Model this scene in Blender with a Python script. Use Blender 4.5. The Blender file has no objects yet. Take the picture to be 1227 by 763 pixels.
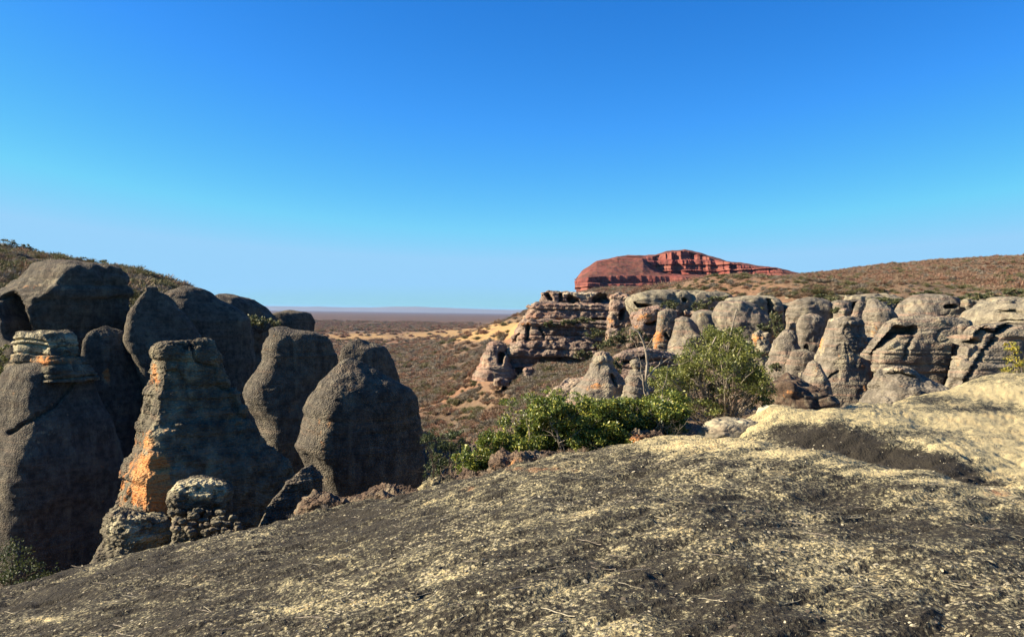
import bpy, math, random
import numpy as np
from mathutils import Matrix, Vector

# ------------------------------------------------------------------ camera, sky, sun, exposure
F = 1020.0; W0, H0 = 1227.0, 763.0
PITCH = math.atan((381.5 - 372.5) / F); ROLL = 0.0150
fwd = np.array([0, math.cos(PITCH), -math.sin(PITCH)])
up0 = np.array([0, math.sin(PITCH), math.cos(PITCH)])
X0 = np.array([1.0, 0, 0])
RV = X0 * math.cos(ROLL) + up0 * math.sin(ROLL)
UV = up0 * math.cos(ROLL) - X0 * math.sin(ROLL)
sc = bpy.context.scene
C = sc.collection
cam_d = bpy.data.cameras.new('camera'); cam = bpy.data.objects.new('camera', cam_d); C.objects.link(cam)
cam_d.sensor_width = 36; cam_d.lens = 36 * F / W0; cam_d.clip_start = 0.05; cam_d.clip_end = 120000
cam.matrix_world = Matrix(((RV[0], UV[0], -fwd[0], 0), (RV[1], UV[1], -fwd[1], 0), (RV[2], UV[2], -fwd[2], 0), (0, 0, 0, 1)))
sc.camera = cam
SKY_GRADE = ((0.25, 2.06, 1.06, 1.95), (0.25, 1.356, 1.19, 3.49), (0.25, 1.13, 1.17, 5.49))   # gain, exponent, limit, level for R, G, B
SUN_AZ = math.radians(-93); SUN_EL = math.radians(29)      # azimuth from +Y towards +X
wd = bpy.data.worlds.new('World'); sc.world = wd; wd.use_nodes = True
nt = wd.node_tree; nt.nodes.clear()
sky = nt.nodes.new('ShaderNodeTexSky'); sky.sky_type = 'NISHITA'; sky.sun_disc = False
sky.sun_elevation = SUN_EL; sky.sun_rotation = SUN_AZ; sky.altitude = 400
sky.air_density = 1.0; sky.dust_density = 0.3; sky.ozone_density = 2.5
bgn = nt.nodes.new('ShaderNodeBackground'); bgn.inputs['Strength'].default_value = 0.05
outw = nt.nodes.new('ShaderNodeOutputWorld')
# grade of the sky colour, channel by channel (the photograph's deep saturated blue)
sx = nt.nodes.new('ShaderNodeSeparateColor'); cx_ = nt.nodes.new('ShaderNodeCombineColor'); nt.links.new(sky.outputs[0], sx.inputs[0])
for ch, (gain, ex_, lim, amp_) in enumerate(SKY_GRADE):
    a = nt.nodes.new('ShaderNodeMath'); a.operation = 'MULTIPLY'; a.inputs[1].default_value = gain; nt.links.new(sx.outputs[ch], a.inputs[0])
    b = nt.nodes.new('ShaderNodeMath'); b.operation = 'MINIMUM'; b.inputs[1].default_value = lim; nt.links.new(a.outputs[0], b.inputs[0])
    c_ = nt.nodes.new('ShaderNodeMath'); c_.operation = 'POWER'; c_.inputs[1].default_value = ex_; nt.links.new(b.outputs[0], c_.inputs[0])
    d_ = nt.nodes.new('ShaderNodeMath'); d_.operation = 'MULTIPLY'; d_.inputs[1].default_value = amp_; nt.links.new(c_.outputs[0], d_.inputs[0]); nt.links.new(d_.outputs[0], cx_.inputs[ch])
nt.links.new(cx_.outputs[0], bgn.inputs[0]); nt.links.new(bgn.outputs[0], outw.inputs[0])
sd = bpy.data.lights.new('sun', 'SUN'); sun = bpy.data.objects.new('sun', sd); C.objects.link(sun)
sd.energy = 5.0; sd.angle = math.radians(0.5); sd.color = (1, 0.88, 0.68)
sdir = Vector((math.sin(SUN_AZ) * math.cos(SUN_EL), math.cos(SUN_AZ) * math.cos(SUN_EL), math.sin(SUN_EL)))
sun.rotation_euler = sdir.to_track_quat('Z', 'Y').to_euler()
sc.view_settings.view_transform = 'Standard'; sc.view_settings.look = 'None'
sc.view_settings.exposure = 1.55; sc.view_settings.gamma = 1.0
sc.cycles.volume_bounces = 0; sc.cycles.max_bounces = 4; sc.cycles.diffuse_bounces = 1; sc.cycles.use_adaptive_sampling = True

rng = np.random.default_rng(7)
random.seed(3)

# ------------------------------------------------------------------ maths helpers
def at(px, py, d):
    px = np.asarray(px, float); py = np.asarray(py, float); d = np.asarray(d, float)
    u = (px - W0 / 2) / F; v = -(py - H0 / 2) / F
    D = fwd + u[..., None] * RV + v[..., None] * UV
    return D * (d / D[..., 1])[..., None]
def proj(P):
    y = np.maximum(P @ fwd, 1e-3)
    return (P @ RV) / y * F + W0 / 2, -(P @ UV) / y * F + H0 / 2

G = rng.normal(size=(256, 3)); G /= np.linalg.norm(G, axis=1)[:, None]
def perlin(P, seed=0):
    P = np.asarray(P, np.float64)
    I = np.floor(P).astype(np.int64); f = P - I
    t = f * f * f * (f * (f * 6 - 15) + 10)
    res = np.zeros(len(P))
    for dx in (0, 1):
        wx = t[:, 0] if dx else 1 - t[:, 0]
        for dy in (0, 1):
            wy = t[:, 1] if dy else 1 - t[:, 1]
            for dz in (0, 1):
                wz = t[:, 2] if dz else 1 - t[:, 2]
                h = ((I[:, 0] + dx) * 73856093) ^ ((I[:, 1] + dy) * 19349663) ^ ((I[:, 2] + dz) * 83492791) ^ (seed * 2654435)
                h = (h ^ (h >> 13)) * 1274126177
                h = (h ^ (h >> 16)) & 255
                g = G[h]
                res += wx * wy * wz * (g[:, 0] * (f[:, 0] - dx) + g[:, 1] * (f[:, 1] - dy) + g[:, 2] * (f[:, 2] - dz))
    return res * 1.6
def fbm(P, fr, octs=4, seed=0, gain=.5, ridged=False):
    s = np.zeros(len(P)); a = 1.0; fr = np.asarray(fr, float)
    for o in range(octs):
        n = perlin(P * fr + o * 17.3, seed + o)
        if ridged: n = 1 - 2 * np.abs(n)
        s += a * n; a *= gain; fr = fr * 2.03
    return s
def sstep(x, a, b):
    t = np.clip((x - a) / (b - a), 0, 1); return t * t * (3 - 2 * t)

# ------------------------------------------------------------------ object helpers
def tag(o, label=None, cat=None, group=None, kind=None):
    if label: o['label'] = label
    if cat: o['category'] = cat
    if group: o['group'] = group
    if kind: o['kind'] = kind
    return o
def mesh_from(name, V, Fq, mat, parent=None, smooth=True, origin=None, attr=None, link=True):
    V = np.asarray(V, np.float32).reshape(-1, 3)
    if origin is not None: V = V - np.asarray(origin, np.float32)
    Fq = np.asarray(Fq, np.int32); k = Fq.shape[1]
    me = bpy.data.meshes.new(name)
    me.vertices.add(len(V)); me.vertices.foreach_set('co', V.ravel())
    me.loops.add(Fq.size); me.loops.foreach_set('vertex_index', Fq.ravel())
    me.polygons.add(len(Fq)); me.polygons.foreach_set('loop_start', np.arange(0, Fq.size, k, dtype=np.int32))
    me.polygons.foreach_set('loop_total', np.full(len(Fq), k, np.int32))
    if smooth: me.polygons.foreach_set('use_smooth', np.ones(len(Fq), bool))
    if attr is not None:
        ca = me.attributes.new('stain', 'FLOAT_COLOR', 'POINT')
        a4 = np.zeros((len(V), 4), np.float32); a4[:, :attr.shape[1]] = attr; ca.data.foreach_set('color', a4.ravel())
    me.update(calc_edges=True); me.materials.append(mat)
    o = bpy.data.objects.new(name, me)
    if link: C.objects.link(o)
    if origin is not None and parent is None: o.location = [float(c) for c in origin]
    if parent is not None: o.parent = parent
    return o
def grid_faces(nv, nu, wrap=False, flip=False):
    i = np.arange(nv - 1)[:, None]; j = np.arange(nu if wrap else nu - 1)[None, :]
    j2 = (j + 1) % nu
    a = i * nu + j; b = i * nu + j2; c = (i + 1) * nu + j2; d = (i + 1) * nu + j
    q = np.stack([a, d, c, b] if flip else [a, b, c, d], -1)
    return q.reshape(-1, 4)
def empty(name, loc):
    o = bpy.data.objects.new(name, None); C.objects.link(o); o.location = [float(c) for c in loc]; o.empty_display_size = .3
    return o

# ------------------------------------------------------------------ materials
class NB:
    def __init__(s, name):
        s.m = bpy.data.materials.new(name); s.m.use_nodes = True; s.t = s.m.node_tree; s.t.nodes.clear()
        s.out = s.t.nodes.new('ShaderNodeOutputMaterial'); s.b = s.t.nodes.new('ShaderNodeBsdfPrincipled')
        s.t.links.new(s.b.outputs[0], s.out.inputs[0]); s.b.inputs['Roughness'].default_value = .9
        s.b.inputs['Specular IOR Level'].default_value = .15
        s.pos = s.t.nodes.new('ShaderNodeNewGeometry').outputs['Position']
    def n(s, ty, ins=None, **kw):
        x = s.t.nodes.new(ty)
        for k, v in kw.items(): setattr(x, k, v)
        for k, v in (ins or {}).items(): s.set(x.inputs[k], v)
        return x
    def set(s, i, v):
        if isinstance(v, bpy.types.NodeSocket): s.t.links.new(v, i)
        elif isinstance(v, tuple) and len(v) == 3 and i.type == 'RGBA': i.default_value = (*v, 1)
        else: i.default_value = v
    def scl(s, v, sc3): return s.n('ShaderNodeVectorMath', {0: v, 1: sc3}, operation='MULTIPLY').outputs[0]
    def noise(s, scale, detail=4, rough=.55, vec=None, sc3=None, dist=0):
        v = vec or s.pos
        if sc3: v = s.scl(v, sc3)
        return s.n('ShaderNodeTexNoise', {'Vector': v, 'Scale': scale, 'Detail': detail, 'Roughness': rough, 'Distortion': dist}).outputs[0]
    def voro(s, scale, sc3=None, feature='F1', out=0, vec=None):
        v = vec or s.pos
        if sc3: v = s.scl(v, sc3)
        return s.n('ShaderNodeTexVoronoi', {'Vector': v, 'Scale': scale}, feature=feature).outputs[out]
    def math(s, op, a, b=0.0, c=0.0, clamp=False):
        return s.n('ShaderNodeMath', {0: a, 1: b, 2: c}, operation=op, use_clamp=clamp).outputs[0]
    def ramp(s, v, a, b, smooth=True):
        x = s.n('ShaderNodeMapRange', {'Value': v, 'From Min': a, 'From Max': b}); x.interpolation_type = 'SMOOTHSTEP' if smooth else 'LINEAR'
        return x.outputs[0]
    def mix(s, f, a, b, blend='MIX'):
        x = s.t.nodes.new('ShaderNodeMix'); x.data_type = 'RGBA'; x.blend_type = blend
        s.set(x.inputs[0], f); s.set(x.inputs[6], a); s.set(x.inputs[7], b); return x.outputs[2]
    def stain(s):
        a = s.n('ShaderNodeAttribute', attribute_name='stain'); q = s.n('ShaderNodeSeparateColor', {0: a.outputs['Color']})
        return q.outputs[0], q.outputs[1], q.outputs[2]
    def bump(s, h, st, dist, nrm=None):
        x = s.n('ShaderNodeBump', {'Height': h, 'Strength': st, 'Distance': dist})
        if nrm is not None: s.set(x.inputs['Normal'], nrm)
        return x.outputs[0]
    def color(s, c): s.set(s.b.inputs['Base Color'], c)
    def normal(s, c): s.set(s.b.inputs['Normal'], c)

def rock_mat(name, base, dark, pale, cell=9.0, orange=(.50, .185, .055), warm=(.25, .17, .11), cellb=.5, cdist=.05, patch=.5, bands=.35):
    m = NB(name); R, Gc, B = m.stain()
    n1 = m.noise(.7 * cell / 9, 6, .62); n2 = m.noise(2.6 * cell / 9, 5, .65); n3 = m.noise(14 * cell / 9, 3, .6)
    bd = m.noise(1.0, 4, .6, sc3=(.25 * cell / 9, .25 * cell / 9, 5.0 * cell / 9))
    c = m.mix(m.ramp(n2, .35, .68), base, dark)
    c = m.mix(m.math('MULTIPLY', m.ramp(n1, .52, .66), patch), c, pale)
    c = m.mix(m.math('MULTIPLY', m.ramp(bd, .5, .68), bands), c, warm)
    c = m.mix(m.math('MULTIPLY', m.ramp(bd, .44, .3), bands), c, dark)
    st = m.noise(1.0, 4, .6, sc3=(1.5 * cell / 9, 1.5 * cell / 9, .16 * cell / 9)); c = m.mix(m.math('MULTIPLY', m.ramp(st, .52, .66), .55), c, dark); c = m.mix(m.math('MULTIPLY', m.ramp(st, .44, .34), .35), c, pale)
    # stains; dark ones over carved cuts put shade into the colour
    nn = m.math('ADD', m.math('MULTIPLY', m.math('SUBTRACT', n2, .5), 1.6), m.math('MULTIPLY', m.math('SUBTRACT', n1, .5), 1.2))
    fo = m.ramp(m.math('ADD', R, nn),   .28, .6); fp = m.ramp(m.math('ADD', Gc, nn), .32, .65); fd = m.ramp(m.math('ADD', B, nn), .38, .7)
    c = m.mix(fp, c, m.mix(n3, pale, tuple(min(.6, x * 1.45) for x in pale)))
    oc = m.mix(m.ramp(bd, .4, .62), orange, (orange[0] * .95, orange[1] * 1.35, orange[2] * 1.8))
    oc = m.mix(m.ramp(n3, .55, .75), oc, (orange[0] * .55, orange[1] * .55, orange[2] * .8))
    c = m.mix(fo, c, oc)
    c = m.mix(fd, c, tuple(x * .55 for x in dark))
    v = m.voro(cell, (1, 1, 1.9)); vc = m.ramp(v, .15, .75)
    c = m.mix(m.math('MULTIPLY', vc, .45), c, m.mix(.5, c, (.02, .018, .015)))
    c = m.mix(m.math('MULTIPLY', m.ramp(n3, .58, .72), .5), c, m.mix(.55, c, dark))
    m.color(c)
    h = m.math('MULTIPLY', vc, -1.0)
    h = m.math('ADD', h, m.math('MULTIPLY', n3, .9))
    rb = m.noise(1.0, 2, .5, sc3=(.6 * cell / 9, .6 * cell / 9, 16 * cell / 9))
    h = m.math('ADD', h, m.math('ADD', m.math('MULTIPLY', bd, 1.0), m.math('MULTIPLY', rb, 1.3)))
    m.normal(m.bump(h, cellb, cdist)); return m.m
M = {}
M['left'] = rock_mat('elephant_skin_rock', (.158, .134, .100), (.060, .051, .041), (.29, .245, .165), cell=17, cellb=.95, cdist=.05, patch=.4)
M['column'] = rock_mat('lichen_column_rock', (.150, .128, .085), (.052, .043, .032), (.36, .31, .19), cell=14, cellb=.7, cdist=.04, patch=.6, bands=.35)
M['right'] = rock_mat('tan_grey_rock', (.225, .190, .142), (.092, .078, .060), (.35, .30, .195), cell=7.5, cellb=.55, cdist=.07, patch=.7, bands=.6, warm=(.32, .195, .135))
M['outcrop'] = rock_mat('layered_outcrop_rock', (.28, .205, .155), (.125, .085, .066), (.41, .33, .22), cell=4, cellb=.6, cdist=.12, patch=.6, bands=.65, warm=(.33, .17, .11))
M['pale'] = rock_mat('pale_cap_rock', (.28, .24, .165), (.13, .11, .08), (.40, .35, .225), cell=7, cellb=.5, cdist=.08, patch=.6, bands=.35)
M['boulder'] = rock_mat('brown_weathered_rock', (.13, .085, .055), (.05, .034, .025), (.45, .38, .24), cell=22, cellb=.7, cdist=.03, patch=.3)

def red_mat():
    m = NB('red_sandstone'); R, Gc, B = m.stain()
    n1 = m.noise(.03, 6, .6); n2 = m.noise(.14, 5, .65, sc3=(1, 1, .45)); bd = m.noise(1, 3, .6, sc3=(.01, .01, .35))
    c = m.mix(m.ramp(n2, .38, .65), (.195, .055, .042), (.095, .032, .027))
    c = m.mix(m.math('MULTIPLY', m.ramp(bd, .5, .62), .6), c, (.26, .10, .066))
    veg = m.mix(m.ramp(m.noise(.16, 5, .8), .42, .58), (.085, .042, .029), (.150, .050, .034))
    c = m.mix(m.ramp(m.math('ADD', B, m.math('MULTIPLY', m.math('SUBTRACT', n1, .5), 1.8)), .35, .65), c, veg)
    m.color(c); m.normal(m.bump(m.math('ADD', n2, bd), .8, 2.0)); return m.m
M['red'] = red_mat()

def fore_mat():
    m = NB('lichen_sandstone_slab'); R, Gc, B = m.stain()
    nl = m.noise(.55, 5, .6, dist=.6); nm = m.noise(2.3, 6, .68, sc3=(1, .55, 1)); nf = m.noise(11, 5, .7); ng = m.noise(45, 3, .7)
    cream = m.mix(nf, (.31, .245, .12), (.58, .475, .25))
    cream = m.mix(m.math('MULTIPLY', m.ramp(nm, .5, .7), .6), cream, (.42, .29, .13))
    grey = m.mix(nf, (.085, .078, .050), (.20, .178, .108))
    dark = m.mix(nf, (.014, .012, .009), (.046, .038, .026))
    mp = m.n('ShaderNodeMapping', {'Vector': m.pos}); mp.inputs['Rotation'].default_value = (0, 0, math.radians(-38)); mp.inputs['Scale'].default_value = (.45, 3.2, 1)
    ns = m.noise(1.0, 6, .62, vec=mp.outputs[0], dist=.5)
    s = m.math('ADD', m.math('MULTIPLY', m.math('SUBTRACT', nl, .5), 1.2), m.math('MULTIPLY', m.math('SUBTRACT', nm, .5), 1.5))
    s = m.math('ADD', s, m.math('ADD', m.math('MULTIPLY', m.math('SUBTRACT', nf, .5), 3.0), m.math('MULTIPLY', m.math('SUBTRACT', ng, .5), 3.6)))
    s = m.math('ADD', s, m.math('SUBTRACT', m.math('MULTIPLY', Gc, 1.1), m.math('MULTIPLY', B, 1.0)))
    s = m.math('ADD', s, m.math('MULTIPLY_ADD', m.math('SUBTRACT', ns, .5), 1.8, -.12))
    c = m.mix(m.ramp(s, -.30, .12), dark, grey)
    c = m.mix(m.ramp(s, .16, .58), c, cream)
    # crustose lichen specks, cell by cell
    vc = m.voro(30, (1, 1, .6), out=1); sp = m.n('ShaderNodeSeparateColor', {0: vc}).outputs[0]
    vd = m.voro(30, (1, 1, .6))
    k = m.math('MULTIPLY', m.ramp(sp, .62, .68), m.ramp(vd, .55, .35))
    k = m.math('MULTIPLY', k, m.math('SUBTRACT', 1.0, m.math('MULTIPLY', B, 1.1), clamp=True)); k = m.math('MULTIPLY', k, m.ramp(m.math('ADD', nm, m.math('MULTIPLY', m.math('SUBTRACT', nl, .5), 1.2)), .42, .62))
    c = m.mix(m.math('MULTIPLY', k, .8), c, (.46, .39, .235))
    vc2 = m.voro(19, out=1); sp2 = m.n('ShaderNodeSeparateColor', {0: vc2}).outputs[1]
    k2 = m.math('MULTIPLY', m.ramp(sp2, .62, .7), m.ramp(nf, .4, .6))
    c = m.mix(m.math('MULTIPLY', k2, m.math('SUBTRACT', .8, m.math('MULTIPLY', Gc, .9), clamp=True)), c, (.030, .025, .018))
    c = m.mix(m.ramp(m.math('ADD', R, m.math('MULTIPLY', m.math('SUBTRACT', nm, .5), 1.5)), .4, .7), c, m.mix(nf, (.22, .105, .055), (.36, .20, .10)))
    m.color(c)
    h = m.math('ADD', m.math('MULTIPLY', ng, .9), m.math('ADD', nf, m.math('MULTIPLY', vd, -.5)))
    m.normal(m.bump(h, 1.0, .022)); return m.m
M['fore'] = fore_mat()

def ground_mat():
    m = NB('dry_scrub_ground'); R, Gc, B = m.stain()
    n1 = m.noise(.02, 5, .6, sc3=(1, .6, 1)); n2 = m.noise(.22, 5, .7); n3 = m.noise(1.4, 4, .7); n0 = m.noise(.0022, 5, .6, sc3=(1, .45, 1))
    c = m.mix(m.ramp(n2, .35, .65), (.17, .110, .066), (.11, .078, .050))
    c = m.mix(m.math('MULTIPLY', m.ramp(n1, .48, .62), .7), c, (.25, .125, .068))
    c = m.mix(m.math('MULTIPLY', m.ramp(n0, .52, .62), .6), c, (.10, .075, .05))
    c = m.mix(m.math('MULTIPLY', m.ramp(n3, .45, .7), .5), c, (.06, .045, .03))
    nn = m.math('MULTIPLY', m.math('SUBTRACT', n2, .5), 2.2)
    c = m.mix(m.ramp(m.math('ADD', R, nn), .4, .8), c, m.mix(n3, (.33, .19, .07), (.36, .24, .11)))
    c = m.mix(m.ramp(m.math('ADD', Gc, nn), .4, .7), c, m.mix(n3, (.30, .26, .18), (.42, .36, .24)))
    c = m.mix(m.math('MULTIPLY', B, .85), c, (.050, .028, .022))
    m.color(c); m.normal(m.bump(m.math('ADD', n2, m.math('MULTIPLY', n3, .5)), .6, 1.2)); return m.m
M['ground'] = ground_mat()

def leaf_mat(name, a, b, c3, rough=.5, trans=.25, amt=.25):
    m = NB(name); r = m.t.nodes.new('ShaderNodeNewGeometry').outputs['Random Per Island']
    c = m.mix(m.ramp(r, .1, .75), a, b); c = m.mix(m.math('MULTIPLY', m.ramp(r, .78, .9), amt * 4), c, c3)
    m.color(c); m.b.inputs['Roughness'].default_value = rough; m.b.inputs['Specular IOR Level'].default_value = .35
    tr = m.n('ShaderNodeBsdfTranslucent', {'Color': c}); mx = m.n('ShaderNodeMixShader', {0: trans, 1: m.b.outputs[0], 2: tr.outputs[0]})
    m.t.links.new(mx.outputs[0], m.out.inputs[0]); return m.m
M['leaf'] = leaf_mat('glossy_green_leaf', (.055, .082, .014), (.135, .165, .026), (.42, .38, .07), rough=.42, amt=.22)
M['leaf_tree'] = leaf_mat('olive_green_leaf', (.070, .085, .018), (.155, .165, .034), (.30, .28, .07), rough=.5, amt=.2)
M['leaf_far'] = leaf_mat('dusty_green_leaf', (.065, .078, .030), (.12, .125, .050), (.20, .16, .075), rough=.6, amt=.2)
M['leaf_shaded'] = leaf_mat('shaded_green_leaf', (.03, .045, .015), (.06, .075, .025), (.12, .12, .04), rough=.6, amt=.15)  # dark leaf tone puts the gorge shade into the colour
M['leaf_yellow'] = leaf_mat('yellow_green_leaf', (.18, .18, .035), (.36, .30, .04), (.50, .38, .04), rough=.5, amt=.25)
M['twig_brown'] = leaf_mat('brown_dry_twig', (.18, .120, .074), (.25, .170, .108), (.31, .22, .145), rough=.8, trans=.1)
M['twig_red'] = leaf_mat('reddish_dry_twig', (.19, .105, .066), (.26, .142, .088), (.32, .19, .12), rough=.8, trans=.1)
M['twig_grey'] = leaf_mat('grey_dry_twig', (.155, .130, .095), (.22, .185, .137), (.30, .255, .195), rough=.8, trans=.1)
M['twig_olive'] = leaf_mat('olive_dry_twig', (.085, .085, .036), (.14, .130, .056), (.20, .17, .075), rough=.8, trans=.15)
def bark(name, a, b):
    m = NB(name); n = m.noise(18, 5, .7, sc3=(1, 1, .4)); m.color(m.mix(m.ramp(n, .35, .65), a, b)); m.normal(m.bump(n, .6, .02)); return m.m
M['bark'] = bark('grey_bark', (.30, .25, .19), (.15, .12, .09))
M['bark_dark'] = bark('dark_bark', (.10, .075, .055), (.05, .037, .028))
M['chip_pale'] = bark('pale_chip', (.42, .37, .26), (.26, .22, .14))
M['chip_dark'] = bark('dark_chip', (.10, .08, .06), (.05, .04, .03))
def hill_mat():
    m = NB('far_hill_ground'); n = m.noise(.0015, 4, .6); m.color(m.mix(n, (.13, .10, .07), (.20, .15, .10))); return m.m
M['hill'] = hill_mat()

# ------------------------------------------------------------------ surfaces by scattered control points
def rbf_fit(P, z, c, lam=1e-3):
    D = np.sqrt(((P[:, None] - P[None]) ** 2).sum(-1) + c * c)
    n = len(P); A = np.zeros((n + 3, n + 3)); A[:n, :n] = D - lam * np.eye(n); A[:n, n] = 1; A[:n, n + 1:] = P; A[n, :n] = 1; A[n + 1:, :n] = P.T
    w = np.linalg.solve(A, np.concatenate([z, np.zeros(3)]))
    return lambda Q: (np.sqrt(((Q[:, None] - P[None]) ** 2).sum(-1) + c * c) @ w[:n]) + w[n] + Q @ w[n + 1:]
def ev(f, Q, ch=20000):
    return np.concatenate([f(Q[i:i + ch]) for i in range(0, len(Q), ch)])

# terrain: (px, depth, py)
TC = []
for px in (-500, -150, 100, 300):
    TC += [(px, 5, 3400), (px, 15, 950), (px, 28, 700)]
TC += [(-500, 45, 500), (-150, 45, 420), (0, 42, 470), (100, 42, 480), (200, 45, 480), (300, 42, 510), (-500, 60, 260), (-150, 60, 315), (0, 58, 345), (100, 60, 345), (200, 60, 372), (300, 58, 440), (360, 60, 520),
       (-500, 100, 240), (-150, 95, 270), (0, 95, 305), (60, 95, 316), (100, 95, 322), (160, 95, 337), (200, 92, 350), (260, 92, 372), (320, 95, 440),
       (-500, 220, 300), (-150, 220, 330), (0, 220, 345), (200, 220, 380), (330, 220, 440)]
for px in (400, 500, 590):
    TC += [(px, 5, 3000), (px, 15, 1000), (px, 30, 760), (px, 60, 592), (px, 100, 522), (px, 200, 463)]
TC += [(400, 400, 428), (500, 400, 426), (590, 130, 468), (560, 400, 400), (600, 400, 386), (640, 400, 371), (680, 420, 366), (560, 300, 416), (600, 300, 400), (600, 200, 440), (560, 200, 452), (640, 300, 385),
       (640, 60, 560), (640, 90, 480), (640, 110, 452), (640, 118, 440), (670, 118, 438), (640, 138, 392), (700, 138, 382), (670, 130, 410), (680, 165, 366), (700, 150, 368), (640, 165, 374),
       (720, 20, 780), (720, 45, 580), (720, 60, 500), (700, 90, 460), (740, 90, 446), (760, 85, 440), (740, 100, 428), (740, 114, 402), (760, 108, 392), (700, 110, 448), (716, 119, 434), (690, 125, 431), (800, 100, 400), (780, 130, 354), (740, 150, 356), (740, 250, 360),
       (840, 15, 900), (840, 30, 660), (840, 55, 520), (840, 72, 470), (840, 84, 440), (840, 96, 415), (850, 106, 354), (850, 150, 350), (850, 300, 345),
       (950, 25, 760), (950, 45, 560), (950, 60, 486), (950, 72, 460), (950, 86, 420), (950, 96, 357), (950, 125, 350), (950, 200, 340), (960, 350, 331), (1000, 350, 326),
       (1080, 20, 800), (1080, 40, 560), (1080, 55, 500), (1080, 66, 460), (1080, 79, 420), (1080, 90, 358), (1080, 120, 352), (1080, 200, 334), (1080, 350, 318),
       (1227, 20, 750), (1227, 36, 560), (1227, 50, 490), (1227, 62, 450), (1227, 71, 410), (1227, 81, 358), (1227, 90, 354), (1227, 130, 344), (1227, 200, 328), (1227, 350, 309),
       (1500, 20, 700), (1500, 40, 480), (1500, 65, 390), (1500, 120, 350), (1500, 350, 300), (1800, 60, 380), (1800, 350, 300), (1500, 700, 310), (1227, 700, 318), (1080, 700, 330), (950, 700, 342),
       (700, 600, 350), (800, 600, 349), (900, 600, 345), (700, 900, 360), (850, 900, 358), (1227, 1500, 350), (1500, 1500, 350), (640, 600, 380), (640, 900, 388)]
for px in (-500, 0, 350, 450, 540, 620, 800, 1227, 1700):
    TC += [(px, 1000, 405 + (px - 613) * .015) if px < 600 else (px, 3000, 388 + (px - 613) * .015)]
    TC += [(px, 3000, 388.5 + (px - 613) * .015), (px, 10000, 379 + (px - 613) * .015), (px, 35000, 375.6 + (px - 613) * .015)]
TC = np.array(sorted(set(TC)), float)
TP = at(TC[:, 0], TC[:, 2], TC[:, 1])
tr = np.hypot(TP[:, 0], TP[:, 1]); taz = np.arctan2(TP[:, 0], TP[:, 1])
TQ = np.stack([taz * 2.2, np.log(tr)], 1)
TQ, ui = np.unique(np.round(TQ, 5), axis=0, return_index=True)
tfit = rbf_fit(TQ, (TP[:, 2] / tr)[ui], .12, 2e-3)
T_az = np.concatenate([np.linspace(-1.5, -.62, 24)[:-1], np.linspace(-.62, .62, 520), np.linspace(.62, 1.5, 24)[1:]])
T_lr = np.concatenate([np.linspace(math.log(5), math.log(700), 330)[:-1], np.linspace(math.log(700), math.log(40000), 90)])
# coarse table of the smooth part, for lookups
def bilinear(tab, xs, ys, x, y):
    fx = np.clip(np.interp(x, xs, np.arange(len(xs))), 0, len(xs) - 1.0001); fy = np.clip(np.interp(y, ys, np.arange(len(ys))), 0, len(ys) - 1.0001)
    i = fx.astype(int); j = fy.astype(int); u = fx - i; v = fy - j
    return (tab[j, i] * (1 - u) * (1 - v) + tab[j, i + 1] * u * (1 - v) + tab[j + 1, i] * (1 - u) * v + tab[j + 1, i + 1] * u * v)
gx = np.linspace(-1.5, 1.5, 240); gy = np.linspace(math.log(5), math.log(40000), 200)
QX, QY = np.meshgrid(gx, gy); TAB = ev(tfit, np.stack([QX.ravel() * 2.2, QY.ravel()], 1)).reshape(QX.shape)
def terrain_z(X, Y):
    r = np.hypot(X, Y); az = np.arctan2(X, Y)
    z = bilinear(TAB, gx, gy, az, np.log(np.maximum(r, 5))) * r
    f = sstep(r, 900, 2600); z = z * (1 - f) + f * (-33 - .002 * r)
    P = np.stack([X, Y, np.zeros_like(X)], 1)
    amp = np.clip(r / 60, .3, 1)
    z = z + fbm(P, .06, 4, 5) * .7 * amp + fbm(P, .5, 2, 9) * .12
    z += sstep(r, 150, 500) * (1 - sstep(r, 2500, 6000)) * fbm(P, .012, 3, 15) * np.clip(r / 250, 0, 6) * .6
    return z
def splat(px, py, blobs):
    s = np.zeros(len(px))
    for (cx, cy, rx, ry, w) in blobs: s = np.maximum(s, w * np.exp(-(((px - cx) / rx) ** 2 + ((py - cy) / ry) ** 2)))
    return s
AZ, LR = np.meshgrid(T_az, T_lr); R_ = np.exp(LR).ravel(); AZ = AZ.ravel()
TX = R_ * np.sin(AZ); TY = R_ * np.cos(AZ); TZ = terrain_z(TX, TY)
TV = np.stack([TX, TY, TZ], 1); ppx, ppy = proj(TV)
att = np.zeros((len(TV), 3))
att[:, 0] = splat(ppx, ppy, [(560, 401, 70, 9, 1.1), (520, 402, 60, 7, .9), (430, 403, 80, 6, .9), (610, 393, 50, 11, 1.), (640, 382, 22, 5, .7), (565, 485, 40, 8, .22), (520, 470, 20, 5, .2), (600, 478, 20, 6, .4), (470, 425, 30, 5, .35), (530, 505, 30, 6, .35)]) * (R_ > 50)
att[:, 1] = splat(ppx, ppy, [(930, 353, 60, 1.8, .9), (1000, 353, 60, 1.8, .8), (1100, 352, 60, 3, .6), (1190, 352, 50, 3, .6), (985, 335, 8, 3, .6), (800, 351, 60, 1.5, .7), (640, 441, 40, 2, .5), (120, 326, 30, 6, .3)]) * (R_ > 50) * (R_ < 260)
att[:, 2] = np.maximum((1 - sstep(R_, 34, 60)) * .9, sstep(R_, 900, 2600) * .6)  # dark gorge floor; scrub's self-shadow put into the far plain's colour
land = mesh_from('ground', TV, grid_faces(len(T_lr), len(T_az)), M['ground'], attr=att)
tag(land, 'brown scrub covered valley floor, plateau and hills running to the horizon', kind='structure')

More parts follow.
